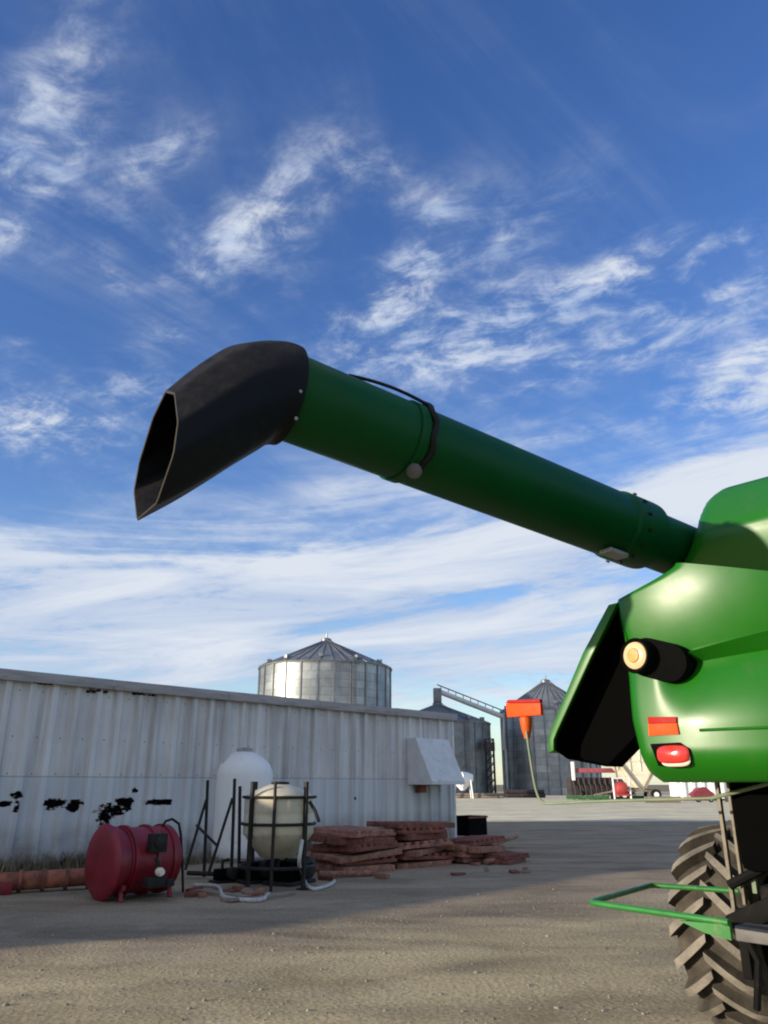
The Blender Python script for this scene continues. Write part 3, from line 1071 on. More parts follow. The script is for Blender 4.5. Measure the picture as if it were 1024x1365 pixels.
for (c, s) in (((0, -.35, .3), (1.0, .04, .6)), ((0, .35, .3), (1.0, .04, .6)), ((-.48, 0, .3), (.04, .66, .6)), ((.48, 0, .3), (.04, .66, .6)), ((0, 0, .03), (.92, .66, .05))):
    mb.box(c, s)
mb.build('bin_shell', M['black'], bx)
mb = MB()
mb.box((0, -.385, .56), (1.06, .03, .06))
mb.build('bin_rim', M['rust_red'], bx)

# dry weeds along the wall foot
vv, ff = [], []
for i in range(2600):
    s = -random.uniform(8.5, 16.8) if random.random() < .85 else -random.uniform(0, 31)
    o = 0.05 + abs(random.gauss(0, .16))
    p = BR + adir * s + NRM * o
    h = random.uniform(.08, .45) * (1 if s < -10.2 else .4)
    w = random.uniform(.006, .014)
    a = random.uniform(0, math.pi)
    dx, dy = math.cos(a) * w, math.sin(a) * w
    lx, ly = random.gauss(0, .12) * h * 2, random.gauss(0, .12) * h * 2
    n0 = len(vv)
    vv += [p + Vector((-dx, -dy, 0)), p + Vector((dx, dy, 0)), p + Vector((lx * .4 + dx * .7, ly * .4 + dy * .7, h * .6)), p + Vector((lx, ly, h))]
    ff += [(n0, n0 + 1, n0 + 2), (n0, n0 + 2, n0 + 3)]
me = bpy.data.meshes.new('weeds')
me.from_pydata(vv, [], ff)
me.materials.append(M['grass'])
gw = bpy.data.objects.new('weeds', me)
COL.objects.link(gw)
tag(gw, 'dry brown weeds along the foot of the shed wall', 'weeds', kind='stuff')

# ------------------------------------------------------------------ grain bins


def uv_cyl(o):
    me = o.data
    uv = me.uv_layers.new(name='UVMap')
    for poly in me.polygons:
        cxm = sum((me.vertices[i].co.x for i in poly.vertices)) / len(poly.vertices)
        cym = sum((me.vertices[i].co.y for i in poly.vertices)) / len(poly.vertices)
        ac = math.atan2(cym, cxm)
        for li in poly.loop_indices:
            c = me.vertices[me.loops[li].vertex_index].co
            a = math.atan2(c.y, c.x)
            while a - ac > math.pi:
                a -= 2 * math.pi
            while a - ac < -math.pi:
                a += 2 * math.pi
            uv.data[li].uv = (a * math.hypot(c.x, c.y), c.z)


def silo(xc, xl, ye, ya, Y, label, wallm, dark=False):
    base = at(xc, ye, Y)
    rad = base.x - at(xl, ye, Y).x
    he, ha = base.z, at(xc, ya, Y).z
    o = empty('grain_bin', (base.x, Y, 0))
    tag(o, label, 'grain bin', 'corrugated grain bins beyond the yard')
    mb = MB()
    mb.lathe([(0, rad)] + [(he * k / 14, rad) for k in range(1, 15)], (0, 0, 0), (0, 0, 1), 72)
    w = mb.build('bin_wall', wallm, o)
    uv_cyl(w)
    mb = MB()
    ns = 26
    for k in range(ns):
        a = 2 * math.pi * (k + .35) / ns
        mb.box((math.cos(a) * (rad + .06), math.sin(a) * (rad + .06), he / 2), (.14, .22, he - .1), rotz(a))
    mb.build('stiffeners', M['silo_dark'], o)
    mb = MB()
    mb.lathe([(he - .12, rad + .22), (he + .02, rad + .26), (ha - .35, .75), (ha - .3, .7)], (0, 0, 0), (0, 0, 1), 72)
    for k in range(36):
        a = 2 * math.pi * k / 36
        A = Vector((math.cos(a) * (rad + .2), math.sin(a) * (rad + .2), he + .08))
        B = Vector((math.cos(a) * .8, math.sin(a) * .8, ha - .3))
        mb.tube([A, B], .07, 5)
    mb.build('bin_roof', M['silo_roof'], o)
    mb = MB()
    mb.lathe([(ha - .35, .8), (ha + .1, .8), (ha + .25, .45), (ha + .32, 0)], (0, 0, 0), (0, 0, 1), 20)
    mb.tube([(0, 0, ha), (.1, 0, ha + 1.0)], .12, 6)
    mb.build('roof_cap', M['silo_dark'], o)
    mb = MB()
    a = R(-62)
    for s in (-.25, .25):
        A = Vector((math.cos(a) * (rad + .3), math.sin(a) * (rad + .3), 0)) + Vector((-math.sin(a), math.cos(a), 0)) * s
        mb.tube([A, A + Vector((0, 0, he))], .05, 5)
        B = Vector((math.cos(a) * .9, math.sin(a) * .9, ha - .1)) + Vector((-math.sin(a), math.cos(a), 0)) * s
        mb.tube([A + Vector((0, 0, he + .1)), B], .05, 5)
    k = .4
    while k < he:
        c = Vector((math.cos(a) * (rad + .3), math.sin(a) * (rad + .3), k))
        d = Vector((-math.sin(a), math.cos(a), 0)) * .25
        mb.tube([c - d, c + d], .03, 4)
        k += .4
    mb.build('ladder', M['silo_dark'], o)
    # eave vents
    for k in range(10):
        a = 2 * math.pi * (k + .5) / 10
        t = .16
        rr = (rad + .2) * (1 - t) + .8 * t
        z = he + (ha - he - .3) * t + .25
        mb = MB()
        mb.box((math.cos(a) * rr, math.sin(a) * rr, z), (.7, .6, .5), rotz(a), bev=.06)
        mb.build('roof_vent', M['silo_roof'], o)
    return o, base.x, rad, he, ha


silo(434, 347, 893, 853, 118, 'large corrugated grain bin rising behind the shed roof', M['silo'])
s2 = silo(584, 516, 966, 938, 128, 'grain bin partly hidden behind the shed end with conveyor on top', M['silo_dark'])
s3 = silo(730, 668, 950, 908, 133, 'tall grain bin behind the orange marker lamp', M['silo'])

# inclined conveyor between the bins
cv = empty('grain_conveyor', at(584, 922, 128))
tag(cv, 'pale inclined conveyor tube sloping down between two grain bins', 'conveyor')
A, B = at(583, 921, 128), at(672, 956, 131)
mb = MB()
mb.tube([loc_of(cv, A), loc_of(cv, B)], .42, 12)
mb.build('tube', M['hood_white'], cv)
mb = MB()
v = (B - A)
for k in range(9):
    p = A + v * (k + .5) / 9
    mb.box(loc_of(cv, p + Vector((0, 0, .7))), (.12, .12, .7))
mb.tube([loc_of(cv, A + Vector((0, 0, 1.0))), loc_of(cv, B + Vector((0, 0, 1.0)))], .10, 6)
mb.build('truss', M['silo_dark'], cv)
mb = MB()
mb.box(loc_of(cv, A + Vector((0, 0, -.7))), (1.3, 1.3, 2.2), bev=.1)
mb.build('head_box', M['silo_dark'], cv)
mb = MB()
mb.tube([loc_of(cv, at(672, 956, 131)), loc_of(cv, at(672, 1000, 131))], .25, 8)
mb.build('down_spout', M['hood_white'], cv)

# bucket elevator frame between bins two and three
bt = empty('elevator_tower', (at(655, 1050, 122).x, 122, 0))
tag(bt, 'dark lattice elevator tower standing between the two right bins', 'tower')
mb = MB()
ht = at(655, 985, 122).z
for sx in (-.6, .6):
    for sy in (-.6, .6):
        mb.tube([(sx, sy, 0), (sx, sy, ht)], .09, 6)
n = 7
for k in range(n):
    z0, z1 = ht * k / n, ht * (k + 1) / n
    for sy in (-.6, .6):
        mb.tube([(-.6, sy, z0), (.6, sy, z1)], .05, 5)
        mb.tube([(-.6, sy, z1), (.6, sy, z1)], .05, 5)
    for sx in (-.6, .6):
        mb.tube([(sx, -.6, z0), (sx, .6, z1)], .05, 5)
mb.build('lattice', M['dark_metal'], bt)
mb = MB()
mb.box((0, 0, ht * .86), (1.5, 1.3, ht * .16), bev=.08)
mb.build('head_house', M['machine_dark'], bt)


# ------------------------------------------------------------------ far yard machines
def wheel(parent, c, r, w, axis=(1, 0, 0), rim=None):
    mb = MB()
    ax = Vector(axis).normalized()
    mb.lathe([(-w / 2, r * .55), (-w / 2, r * .92), (-w * .35, r), (w * .35, r), (w / 2, r * .92), (w / 2, r * .55)], c, ax, 24)
    t = mb.build('wheel', M['tyre_black'], parent)
    mb = MB()
    mb.lathe([(-w * .52, 0), (-w * .52, r * .5), (w * .52, r * .5), (w * .52, 0)], c, ax, 18)
    mb.build('rim', rim or M['grey_metal'], t)


# low white gravity hopper near the shed corner
hp = empty('seed_hopper', (at(617, 1050, 98).x, 98, 0))
tag(hp, 'small white hopper on legs just right of the shed corner', 'hopper')
mb = MB()
mb.lathe([(.9, .25), (2.0, 1.3), (2.7, 1.3), (3.0, .5)], (0, 0, 0), (0, 0, 1), 4)
mb.build('hopper_body', M['white_box'], hp, smooth=False)
for sx in (-1, 1):
    for sy in (-1, 1):
        mb = MB()
        mb.tube([(sx * 1.1, sy * 1.1, 0), (sx * .9, sy * .9, 2.1)], .09, 6)
        mb.build('leg', M['white_box'], hp)

# cream gravity wagon
YW = 88
gx = at(848, 1050, YW).x
gw_ = empty('gravity_wagon', (gx, YW, 0))
tag(gw_, 'cream gravity wagon with sloping sides seen below the combine', 'wagon')
zt = at(850, 984, YW).z
hw = 2.6
mb = MB()
mb.prism([(-.35, -1.3, 1.25), (.75, -1.3, 1.25), (hw, -1.3, zt * .62), (hw, -1.3, zt - .55), (hw * .55, -1.3, zt), (-hw * .4, -1.3, zt - .15), (-hw, -1.3, zt - 1.4), (-hw, -1.3, zt * .62)], (0, 2.6, 0))
mb.build('hopper_box', M['cream_wagon'], gw_, smooth=False, bevel=.04)
mb = MB()
for x in (-hw * .8, -hw * .3, .3, hw * .55, hw * .95):
    mb.box((x, -1.34, zt * .62), (.10, .07, zt * .32))
mb.box((0, -1.345, zt * .62), (2 * hw, .06, .12))
mb.build('side_rib', M['cream_wagon'], gw_)
mb = MB()
mb.tube([(-hw, -1.45, zt * .75), (.2, -1.5, .9)], .10, 6)
mb.tube([(-hw, -1.45, zt * .75), (-hw * .85, -1.45, .9)], .10, 6)
mb.tube([(hw * .8, -1.45, zt * .6), (.2, -1.5, .9)], .10, 6)
mb.box((0, 0, .95), (2 * hw * .95, 1.2, .22))
mb.tube([(-hw * .9, 0, .9), (-hw - 2.0, 0, .5)], .1, 6)
mb.build('running_gear', M['wood_grey'], gw_)
for x in (-1.7, 1.7):
    for y in (-1.15, 1.15):
        wheel(gw_, (x, y, .55), .55, .35, (0, 1, 0), M['white_box'])

# red implement parked ahead of the wagon
rm = empty('seed_drill', (at(828, 1050, 80).x, 80, 0))
tag(rm, 'bright red and white farm drill parked before the cream wagon', 'drill')
mb = MB()
mb.lathe([(-.55, .3), (-.5, .55), (0, .7), (.5, .55), (.55, .3)], (0, 0, 1.2), (1, 0, 0), 16)
mb.box((0, 0, .62), (1.5, .9, .2), bev=.03)
mb.build('seed_box', M['machine_red'], rm)
mb = MB()
for x in (-.8, .8):
    mb.tube([(x, -.4, 0), (x, -.2, 2.2)], .09, 6)
mb.tube([(-.8, -.2, 2.15), (.8, -.2, 2.15)], .08, 6)
mb.build('frame', M['white_box'], rm)
for x in (-.95, .95):
    wheel(rm, (x, .3, .4), .4, .25)

# dark machine with a red rail
YD = 92
dm = empty('tillage_implement', (at(790, 1050, YD).x, YD, 0))
tag(dm, 'dark folded tillage implement with faded red rail beyond the yard', 'implement')
x0, x1 = at(758, 1050, YD).x - dm.location.x, at(842, 1050, YD).x - dm.location.x
zt = at(790, 1024, YD).z
mb = MB()
mb.box(((x0 + x1) / 2, 0, zt * .42), (x1 - x0, 2.0, zt * .55), bev=.1)
for k in range(12):
    x = x0 + (x1 - x0) * (k + .5) / 12
    mb.tube([(x, -1.15, zt * .7), (x + .2, -1.4, .35), (x - .1, -1.2, .0)], .08, 6)
    mb.box((x, -1.05, zt * .55), (.3, .25, .5))
mb.build('shank_gang', M['machine_dark'], dm)
mb = MB()
mb.box(((x0 + x1) / 2 + .3, -.9, zt * .92), (x1 - x0 - .6, .25, .5), bev=.05)
mb.build('rail', worn('faded_red', (0.30, 0.07, 0.09), .25, 1, .6), dm)
mb = MB()
mb.box((x0 + .4, -1.1, zt * .9), (.35, .35, 2.0), bev=.04)
mb.build('sign_post', M['white_box'], dm)
for x in (x0 + 1.2, x1 - 1.2):
    wheel(dm, (x, -1.0, .45), .45, .3)
mb = MB()
mb.box(((x0 + x1) / 2, -1.9, .25), (x1 - x0 + 1.5, .3, .35), bev=.05)
mb.build('skid_rail', M['machine_green'], dm)

# white ribbed container
YC = 86
cb = empty('white_container', (at(930, 1050, YC).x, YC, 0))
tag(cb, 'white ribbed container parked far across the sunlit yard', 'container')
x0, x1 = at(898, 1050, YC).x - cb.location.x, at(1000, 1050, YC).x - cb.location.x
zt = 2.2
mb = MB()
pts, x = [], x0
while x < x1:
    pts += [(x, 0), (x + .35, 0), (x + .45, -.14), (x + .8, -.14), (x + .9, 0)]
    x += 1.0
mb.grid([[(a, -1.2 + d, z) for a, d in pts] for z in (.2, zt)])
mb.grid([[(pts[0][0], -1.2, .2), (pts[0][0], 1.2, .2)], [(pts[0][0], -1.2, zt), (pts[0][0], 1.2, zt)]])
mb.grid([[(pts[-1][0], -1.2, .2), (pts[-1][0], 1.2, .2)], [(pts[-1][0], -1.2, zt), (pts[-1][0], 1.2, zt)]])
mb.grid([[(pts[0][0], -1.2, zt), (pts[-1][0], -1.2, zt)], [(pts[0][0], 1.2, zt), (pts[-1][0], 1.2, zt)]])
mb.build('box_wall', M['white_box'], cb, smooth=False)
mb = MB()
mb.box(((x0 + x1) / 2, 0, .12), (x1 - x0, 2.2, .2))
mb.build('chassis', M['machine_dark'], cb)
rb = empty('red_cart', (at(937, 1070, 78).x, 78, 0))
tag(rb, 'small dull red cart in front of the white ribbed container', 'cart')
mb = MB()
mb.prism([(-.8, -.5, .35), (.8, -.5, .35), (1.1, -.5, .7), (.3, -.5, 1.35), (-.4, -.5, 1.25), (-1.1, -.5, .7)], (0, 1.0, 0))
mb.build('cart_body', worn('dull_red', (.22, .035, .05), .3, 1.5, .6), rb, smooth=False, bevel=.04)
for x in (-.6, .6):
    wheel(rb, (x, -.55, .25), .25, .2, (0, 1, 0))

# scattered low junk on the far edge
for i, (x, y, Y, sx, sz, mat, nm, lab, cat) in enumerate((
        (640, 1057, 100, 5.5, .55, 'wood_grey', 'timber_stack', 'low grey timber stack on the far edge behind the shed corner', 'timber'),
        (700, 1058, 104, 5.0, .9, 'machine_dark', 'feed_trough', 'long dark trough at the foot of the tall bin', 'trough'),
        (885, 1068, 76, 3.2, .5, 'wood_grey', 'log_pile', 'brown log pile on the pale gravel beside the white container', 'logs'))):
    mb = MB()
    for k in range(6):
        r_ = sz * .28
        mb.tube([(-sx / 2 + random.uniform(-.3, .3), (k % 3 - 1) * r_ * 2, r_ + (k // 3) * r_ * 1.8), (sx / 2 + random.uniform(-.3, .3), (k % 3 - 1) * r_ * 2, r_ + (k // 3) * r_ * 1.8)], r_, 8)
    o = mb.build(nm, M[mat])
    o.location = (at(x, y, Y).x, Y, 0)
    tag(o, lab, cat)

# ------------------------------------------------------------------ combine harvester
HD = Vector((0.734, 0.679, 0)).normalized()       # heading
TD = Vector((HD.y, -HD.x, 0))                     # to its right
PC = Vector((1.30, 4.10, 0))
CANG = math.atan2(TD.y, TD.x)
comb = empty('combine_harvester', PC, CANG)
tag(comb, 'green combine harvester with its long unloading auger folded back', 'combine harvester')


def lw(p):
    """world -> combine local"""
    d = Vector(p) - PC
    return Vector((d.dot(TD), d.dot(HD), p[2]))


def face(x, y, yl=0.0):
    """picture point -> local point on the plane yl ahead of the rear face"""
    return lw(hit(x, y, PC + HD * yl, HD))


def side(x, y, xl):
    """picture point -> local point on the lengthwise upright plane at lateral xl"""
    return lw(hit(x, y, PC + TD * xl, TD))


def interp(tab, z):
    if z <= tab[0][0]:
        return tab[0][1]
    for (a, b), (c, d) in zip(tab, tab[1:]):
        if z <= c:
            t = (z - a) / (c - a)
            return b + (d - b) * t
    return tab[-1][1]


# ---- rear panel
left_px = [(877, 1043), (866, 1030), (858, 1000), (848, 960), (841, 905), (832, 850), (824, 801), (850, 788), (878, 773), (900, 758), (903, 752)]
left_tab = sorted((p.z, p.x) for p in (face(*q, .07) for q in left_px))
zb, ztop = left_tab[0][0], left_tab[-1][0]
c0, c1 = face(900, 872), face(1024, 832)           # upper lip of the crease
cs = (c1.z - c0.z) / (c1.x - c0.x)
b0, b1 = face(900, 884), face(1024, 858)           # lower lip
zl = face(950, 974).z                              # moulding line


def sm(t):
    t = max(0, min(1, t))
    return t * t * (3 - 2 * t)


XL0 = face(840, 900, .07).x


def panel_y(x, z):
    zu = c0.z + (x - c0.x) * cs
    zw = b0.z + (x - b0.x) * (b1.z - b0.z) / (b1.x - b0.x)
    fade = sm((x - (c0.x - .12)) / .14)
    y = 0.0
    if z >= zu:                                    # upper skin: leans in towards the top
        t = (z - zu) / (ztop - zu)
        y = 0.09 * (t - .75) ** 2 - .05 * .0
    elif z >= zw:
        t = (zu - z) / max(1e-4, zu - zw)
        y = 0.085 * fade * min(1, t)
    else:
        t = (zw - z) / (zw - zl) if z > zl else 1.0
        y = 0.085 * fade * (1 - min(1, t * 1.1)) ** 1.7 - 0.02 * math.sin(min(t, 1) * math.pi * .5)
    dx = x - XL0 - .23                              # the skin is bowed from side to side
    y += .26 * dx * dx if dx < .6 else .0936 + .312 * .25 * (1 - math.exp(-(dx - .6) / .25))
    if z < zl:
        y += 0.0
        y += 0.10 * max(0, (zb + .16 - z) / .16) ** 2.2
    return y


pt0, pt1 = face(905, 757, .06), face(1024, 766, .06)
TOPDROP = (pt0.z - pt1.z) / (pt1.x - pt0.x)


def crease(x):
    fz = sm((x - (c0.x - .14)) / .14)
    zu = c0.z + (x - c0.x) * cs
    zw = b0.z + (x - b0.x) * (b1.z - b0.z) / (b1.x - b0.x)
    return zu, zw, fz


LEV = [('a', k / 16) for k in range(16)] + [('b', k / 3) for k in range(3)] + [('c', k / 34) for k in range(34)] + [('d', k / 9) for k in range(9)] + [('e', k / 36) for k in range(37)]


def level(seg, f, x, xl):
    zu, zw, _ = crease(x)
    zt = ztop - min(.16, max(0, x - xl) * TOPDROP)
    a, b = {'a': (zb, zl - .014), 'b': (zl - .014, zl + .002), 'c': (zl + .002, zw), 'd': (zw, zu), 'e': (zu, zt)}[seg]
    return a + (b - a) * f


rows = []
XR = 2.55
for seg, fr_ in LEV:
    row = []
    xl = face(840, 900, .07).x
    for it in range(6):
        xl = interp(left_tab, level(seg, fr_, xl, xl))
    for k in range(61):
        x = xl + (XR - xl) * ((k / 60) ** 2.0)
        z = level(seg, fr_, x, xl)
        y = panel_y(x, z)
        q = (x - xl) / .07
        if q < 1:
            y += .07 * .8 * (1 - math.sqrt(max(0, 1 - (1 - q) ** 2)))
        q2 = (XR - x) / .25
        if q2 < 1:
            y += .2 * (1 - math.sqrt(max(0, 1 - (1 - q2) ** 2)))
        row.append((x, y, z))
    rows.append(row)
mb = MB()
mb.grid(rows)
# sides and top running forward
mb.grid([[r[0] for r in rows], [(r[0][0], 5.2, r[0][2]) for r in rows]])
mb.grid([[r[-1] for r in rows], [(r[-1][0], 5.2, r[-1][2]) for r in rows]])
mb.grid([rows[-1], [(p[0], 5.2, p[2]) for p in rows[-1]]])
mb.grid([rows[0], [(p[0], 5.2, p[2]) for p in rows[0]]])
bmesh.ops.remove_doubles(mb.bm, verts=mb.bm.verts[:], dist=1e-4)
mb.build('rear_panel', M['green'], comb, angle=50)

# ---- upper body (tank shoulder)
up_px = [(905, 772), (908, 760), (914, 750), (920, 738), (926, 722), (931, 705), (935, 690), (941, 676), (950, 664), (963, 656), (985, 648)]


def hood_y(t):
    y = 1.30
    if t < .60:                                    # tucked under below the shoulder
        y += .10 * ((.60 - t) / .60) ** 1.3
    if t > .66:                                    # leaning forward above it
        y += .42 * ((t - .66) / .34) ** 1.5
    return y


up_tab = sorted((-b, a) for a, b in up_px)
rows = []
for k in range(45):
    t = k / 44
    yi = 800 + (640 - 800) * t                     # height read along the right of the picture
    y = hood_y(t)
    z = face(1005, yi, y).z
    # left outline at the same level
    xl = None
    for it in range(60):
        yy_ = 790 - it * 2.6
        xi = interp(up_tab, -yy_)
        q = face(xi, yy_, y + .10)
        if q.z >= z:
            xl = q.x
            break
    if xl is None:
        xl = q.x
    row = []
    for j in range(41):
        x = xl + (2.5 - xl) * (j / 40) ** 2
        q = (x - xl) / .12
        yy = y + (0.10 * (1 - math.sqrt(max(0, 1 - (1 - q) ** 2))) if q < 1 else 0)
        row.append((x, yy, z))
    rows.append(row)
mb = MB()
mb.grid(rows)
mb.grid([[r[0] for r in rows], [(r[0][0], 5.0, r[0][2]) for r in rows]])
mb.grid([[r[-1] for r in rows], [(r[-1][0], 5.0, r[-1][2]) for r in rows]])
mb.grid([rows[-1], [(p[0], 5.0, p[2]) for p in rows[-1]]])
mb.grid([rows[0], [(p[0], 5.0, p[2]) for p in rows[0]]])
bmesh.ops.remove_doubles(mb.bm, verts=mb.bm.verts[:], dist=1e-4)
mb.build('upper_hood', M['green'], comb, angle=50)

# ---- open side door, seen from behind its hinge
dp = [(826, 808), (792, 876), (747, 974), (742, 986), (741, 1001), (757, 1012), (808, 1022), (852, 976), (846, 930), (838, 860)]
poly = [face(a, b, .025) for a, b in dp]
dr = empty('side_door', (0, 0, 0))
dr.parent = comb
mb = MB()
fr = [mb.bm.verts.new(p) for p in poly]
bk = [mb.bm.verts.new(p + Vector((0, .16, 0))) for p in poly]
n = len(fr)
for k in range(n):
    mb.bm.faces.new((fr[k], bk[k], bk[(k + 1) % n], fr[(k + 1) % n]))
mb.bm.faces.new(bk)
mb.build('door_liner', M['liner'], dr, smooth=False)
edge_o = [(811, 806), (777, 870), (734, 972), (730, 986), (731, 1004)]
edge_i = [(823, 803), (788, 876), (743, 974), (738, 986), (738, 1001)]
mb = MB()
A = [face(a, b, .02) for a, b in edge_o]
B = [face(a, b, .02) for a, b in edge_i]
n = len(A)
fa = [mb.bm.verts.new(p) for p in A]
fb = [mb.bm.verts.new(p) for p in B]
ba = [mb.bm.verts.new(p + Vector((0, .30, 0))) for p in A]
bb = [mb.bm.verts.new(p + Vector((0, .30, 0))) for p in B]
for k in range(n - 1):
    mb.bm.faces.new((fa[k], fa[k + 1], fb[k + 1], fb[k]))
    mb.bm.faces.new((ba[k], bb[k], bb[k + 1], ba[k + 1]))
    mb.bm.faces.new((fa[k], ba[k], ba[k + 1], fa[k + 1]))
    mb.bm.faces.new((fb[k], fb[k + 1], bb[k + 1], bb[k]))
mb.bm.faces.new((fa[0], fb[0], bb[0], ba[0]))
mb.bm.faces.new((fa[-1], ba[-1], bb[-1], fb[-1]))
mb.build('door_skin', M['green'], dr, bevel=.006)

# ---- work lamp in its black oval recess
c = face(880, 880)
hl = empty('work_lamp')
hl.parent = comb
e0, e1 = face(862, 876), face(894, 884)
mb = MB()
rad_ = .100
pts = []
d = (e1 - e0)
d.y = 0
d.normalize()
up = Vector((-d.z, 0, d.x))
for k in range(13):
    a = R(-90 + 180 * k / 12)
    pts.append(e1 + d * math.cos(a) * rad_ + up * math.sin(a) * rad_)
for k in range(13):
    a = R(90 + 180 * k / 12)
    pts.append(e0 + d * math.cos(a) * rad_ + up * math.sin(a) * rad_)
b_ = [Vector((p.x, .12, p.z)) for p in pts]
mb.prism(b_, (0, -.145, 0))
mb.build('lamp_recess', M['black'], hl, bevel=.02)
lc = face(847, 874, -.075)
mb = MB()
ax = Vector((-.12, -1, 0)).normalized()
rl = .070
mb.lathe([(-.14, rl * 1.05), (-.03, rl * 1.28), (0.0, rl * 1.30), (.012, rl * 1.22), (.004, rl * 1.04), (-.01, rl)], lc, ax, 36)
mb.build('lamp_shell', M['black'], hl, angle=50)
mb = MB()
mb.lathe([(-.008, rl * 1.03), (.006, rl * .98), (.014, rl * .75), (.018, rl * .5), (.018, 0)], lc, ax, 36)
mb.build('lens', M['lens_cream'], hl)
mb = MB()
mb.lathe([(.017, rl * .55), (.024, rl * .5), (.027, 0)], lc, ax, 24)
mb.build('bulb', M['amber_bulb'], hl)

# ---- reflector and tail lamp


def plate(name, quad, thick, mat, parent, yoff, bev=.003):
    """picture quad on the rear face, a real plate standing yoff behind it"""
    P = []
    for a, b in quad:
        p = face(a, b)
        P.append(Vector((p.x, panel_y(p.x, p.z) - yoff, p.z)))
    mb = MB()
    mb.prism(P, (0, thick, 0))
    return mb.build(name, mat, parent, bevel=bev)


rf = empty('reflector')
rf.parent = comb
plate('red_strip', [(867, 956), (905, 956), (906, 964), (868, 965)], .02, M['red_refl'], rf, .012, .001)
plate('orange_strip', [(868, 965.5), (906, 964.5), (909, 979), (869, 981)], .02, M['orange_refl'], rf, .012, .001)
tl = empty('tail_lamp')
tl.parent = comb
plate('lamp_housing', [(871, 992), (910, 990), (923, 999), (922, 1019), (905, 1024), (879, 1021)], .07, M['black'], tl, .016)


def bulge(name, cx_, cy_, rx, ry, h, mat, parent, yoff, expn=2.6):
    c = face(cx_, cy_)
    dx = (face(cx_ + rx, cy_) - c).x
    dz = (c - face(cx_, cy_ + ry)).z
    y0 = panel_y(c.x, c.z) - yoff
    mb = MB()
    rings = []
    for j in range(7):
        t = j / 6
        sc_ = math.cos(t * math.pi / 2) if j < 6 else 0.02
        ring = []
        for k in range(28):
            a = 2 * math.pi * k / 28
            ca, sa = math.cos(a), math.sin(a)
            ex = math.copysign(abs(ca) ** (2 / expn), ca)
            ez = math.copysign(abs(sa) ** (2 / expn), sa)
            ring.append(mb.bm.verts.new((c.x + dx * ex * sc_, y0 - h * math.sin(t * math.pi / 2), c.z + dz * ez * sc_)))
        rings.append(ring)
    for a, b in zip(rings, rings[1:]):
        for k in range(28):
            mb.bm.faces.new((a[k], a[(k + 1) % 28], b[(k + 1) % 28], b[k]))
    mb.bm.faces.new(rings[-1])
    mb.bm.faces.new(rings[0][::-1])
    return mb.build(name, mat, parent, angle=60)


bulge('clear_lens', 904, 1012, 20, 10.5, .018, M['clear_lens'], tl, .015, 3.2)
bulge('red_lens', 902, 1006, 22, 12.5, .028, M['red_lens'], tl, .018, 3.2)

# ---- small trim: moulding rail on the panel and a panel seam
za = face(935, 974)
mb = MB()
mb.tube([(x, panel_y(x, zl + .004) - .003, zl + .004) for x in [za.x + .0 + k * (XR - .1 - za.x) / 24 for k in range(25)]], .007, 8)
mb.build('moulding', M['green'], comb)
mb = MB()
p = face(1020, 805)
q0, q1 = face(1020, 778), face(1021, 828)
mb.box(((q0.x + q1.x) / 2, panel_y(p.x, p.z) - .001, (q0.z + q1.z) / 2), (.012, .01, abs(q0.z - q1.z)))
mb.build('panel_latch', M['black'], comb)

# ---- under-body
mb = MB()
mb.box((1.35, 2.6, 1.42), (2.2, 4.4, .46), bev=.05)
mb.box((1.35, 2.2, .95), (1.9, .9, .7), bev=.1)
mb.build('chassis', M['underbody'], comb)
mb = MB()
mb.box((1.1, 2.25, .72), (3.4, .3, .32), bev=.05)
mb.build('rear_axle', M['dark_metal'], comb)

# ---- wheels
RWH, WW = 0.66, 0.51


def make_wheel(cx_, cy_):
    w = empty('wheel', (cx_, cy_, RWH))
    w.parent = comb
    mb = MB()
    prof_ = [(-.20, .33), (-.245, .36), (-.26, .44), (-.26, .52), (-.235, .55), (-.16, .577), (0, .59), (.16, .577), (.235, .55), (.26, .52), (.26, .44), (.245, .36), (.20, .33)]
    mb.lathe([(a * WW / .52, b * RWH / .66) for a, b in prof_], (0, 0, 0), (1, 0, 0), 72)
    NL = 19
    for i in range(NL):
        for sgn in (-1, 1):
            a0 = 2 * math.pi * (i + (0.5 if sgn > 0 else 0)) / NL
            # lug: runs from the centre line outwards and sweeps round the tyre
            nseg = 7
            secs = []
            for k in range(nseg):
                t = k / (nseg - 1)
                xx = sgn * (-.015 + t * .275) * WW / .52
                ang = a0 - .33 * t
                base_r = interp([(0, .585), (.16, .573), (.235, .545), (.27, .485)], abs(xx) * .52 / WW) * RWH / .66
                top_r = (0.66 - .03 * t ** 3) * RWH / .66
                if t > .93:
                    top_r -= .012
                hw_ = (.029 if t > .12 else .024) + .005 * t
                sec = []
                for (rr_, da) in ((base_r - .02, -hw_ - .012), (top_r, -hw_), (top_r, hw_), (base_r - .02, hw_ + .012)):
                    aa = ang + da / RWH
                    sec.append(mb.bm.verts.new((xx, -math.cos(aa) * rr_, math.sin(aa) * rr_)))
                secs.append(sec)
            for A, B in zip(secs, secs[1:]):
                for k in range(4):
                    f = mb.bm.faces.new((A[k], A[(k + 1) % 4], B[(k + 1) % 4], B[k]))
                    f.material_index = 1 if k == 1 else 0
            mb.bm.faces.new(secs[0][::-1])
            mb.bm.faces.new(secs[-1])
    ty = mb.build('tyre', M['tyre'], w, angle=35)
    ty.data.materials.append(M['lug_lit'])
    mb = MB()
    mb.lathe([(-.2, .33), (-.19, .30), (-.05, .27), (-.03, .12), (.03, .12), (.05, .27), (.19, .30), (.2, .33)], (0, 0, 0), (1, 0, 0), 40)
    mb.build('rim', M['underbody'], w)
    return w


wc = lw(on_ground(937, 1250, RWH))                  # rearmost crown point of the left tyre
make_wheel(wc.x, wc.y + RWH)
make_wheel(wc.x + 3.3, wc.y + RWH)

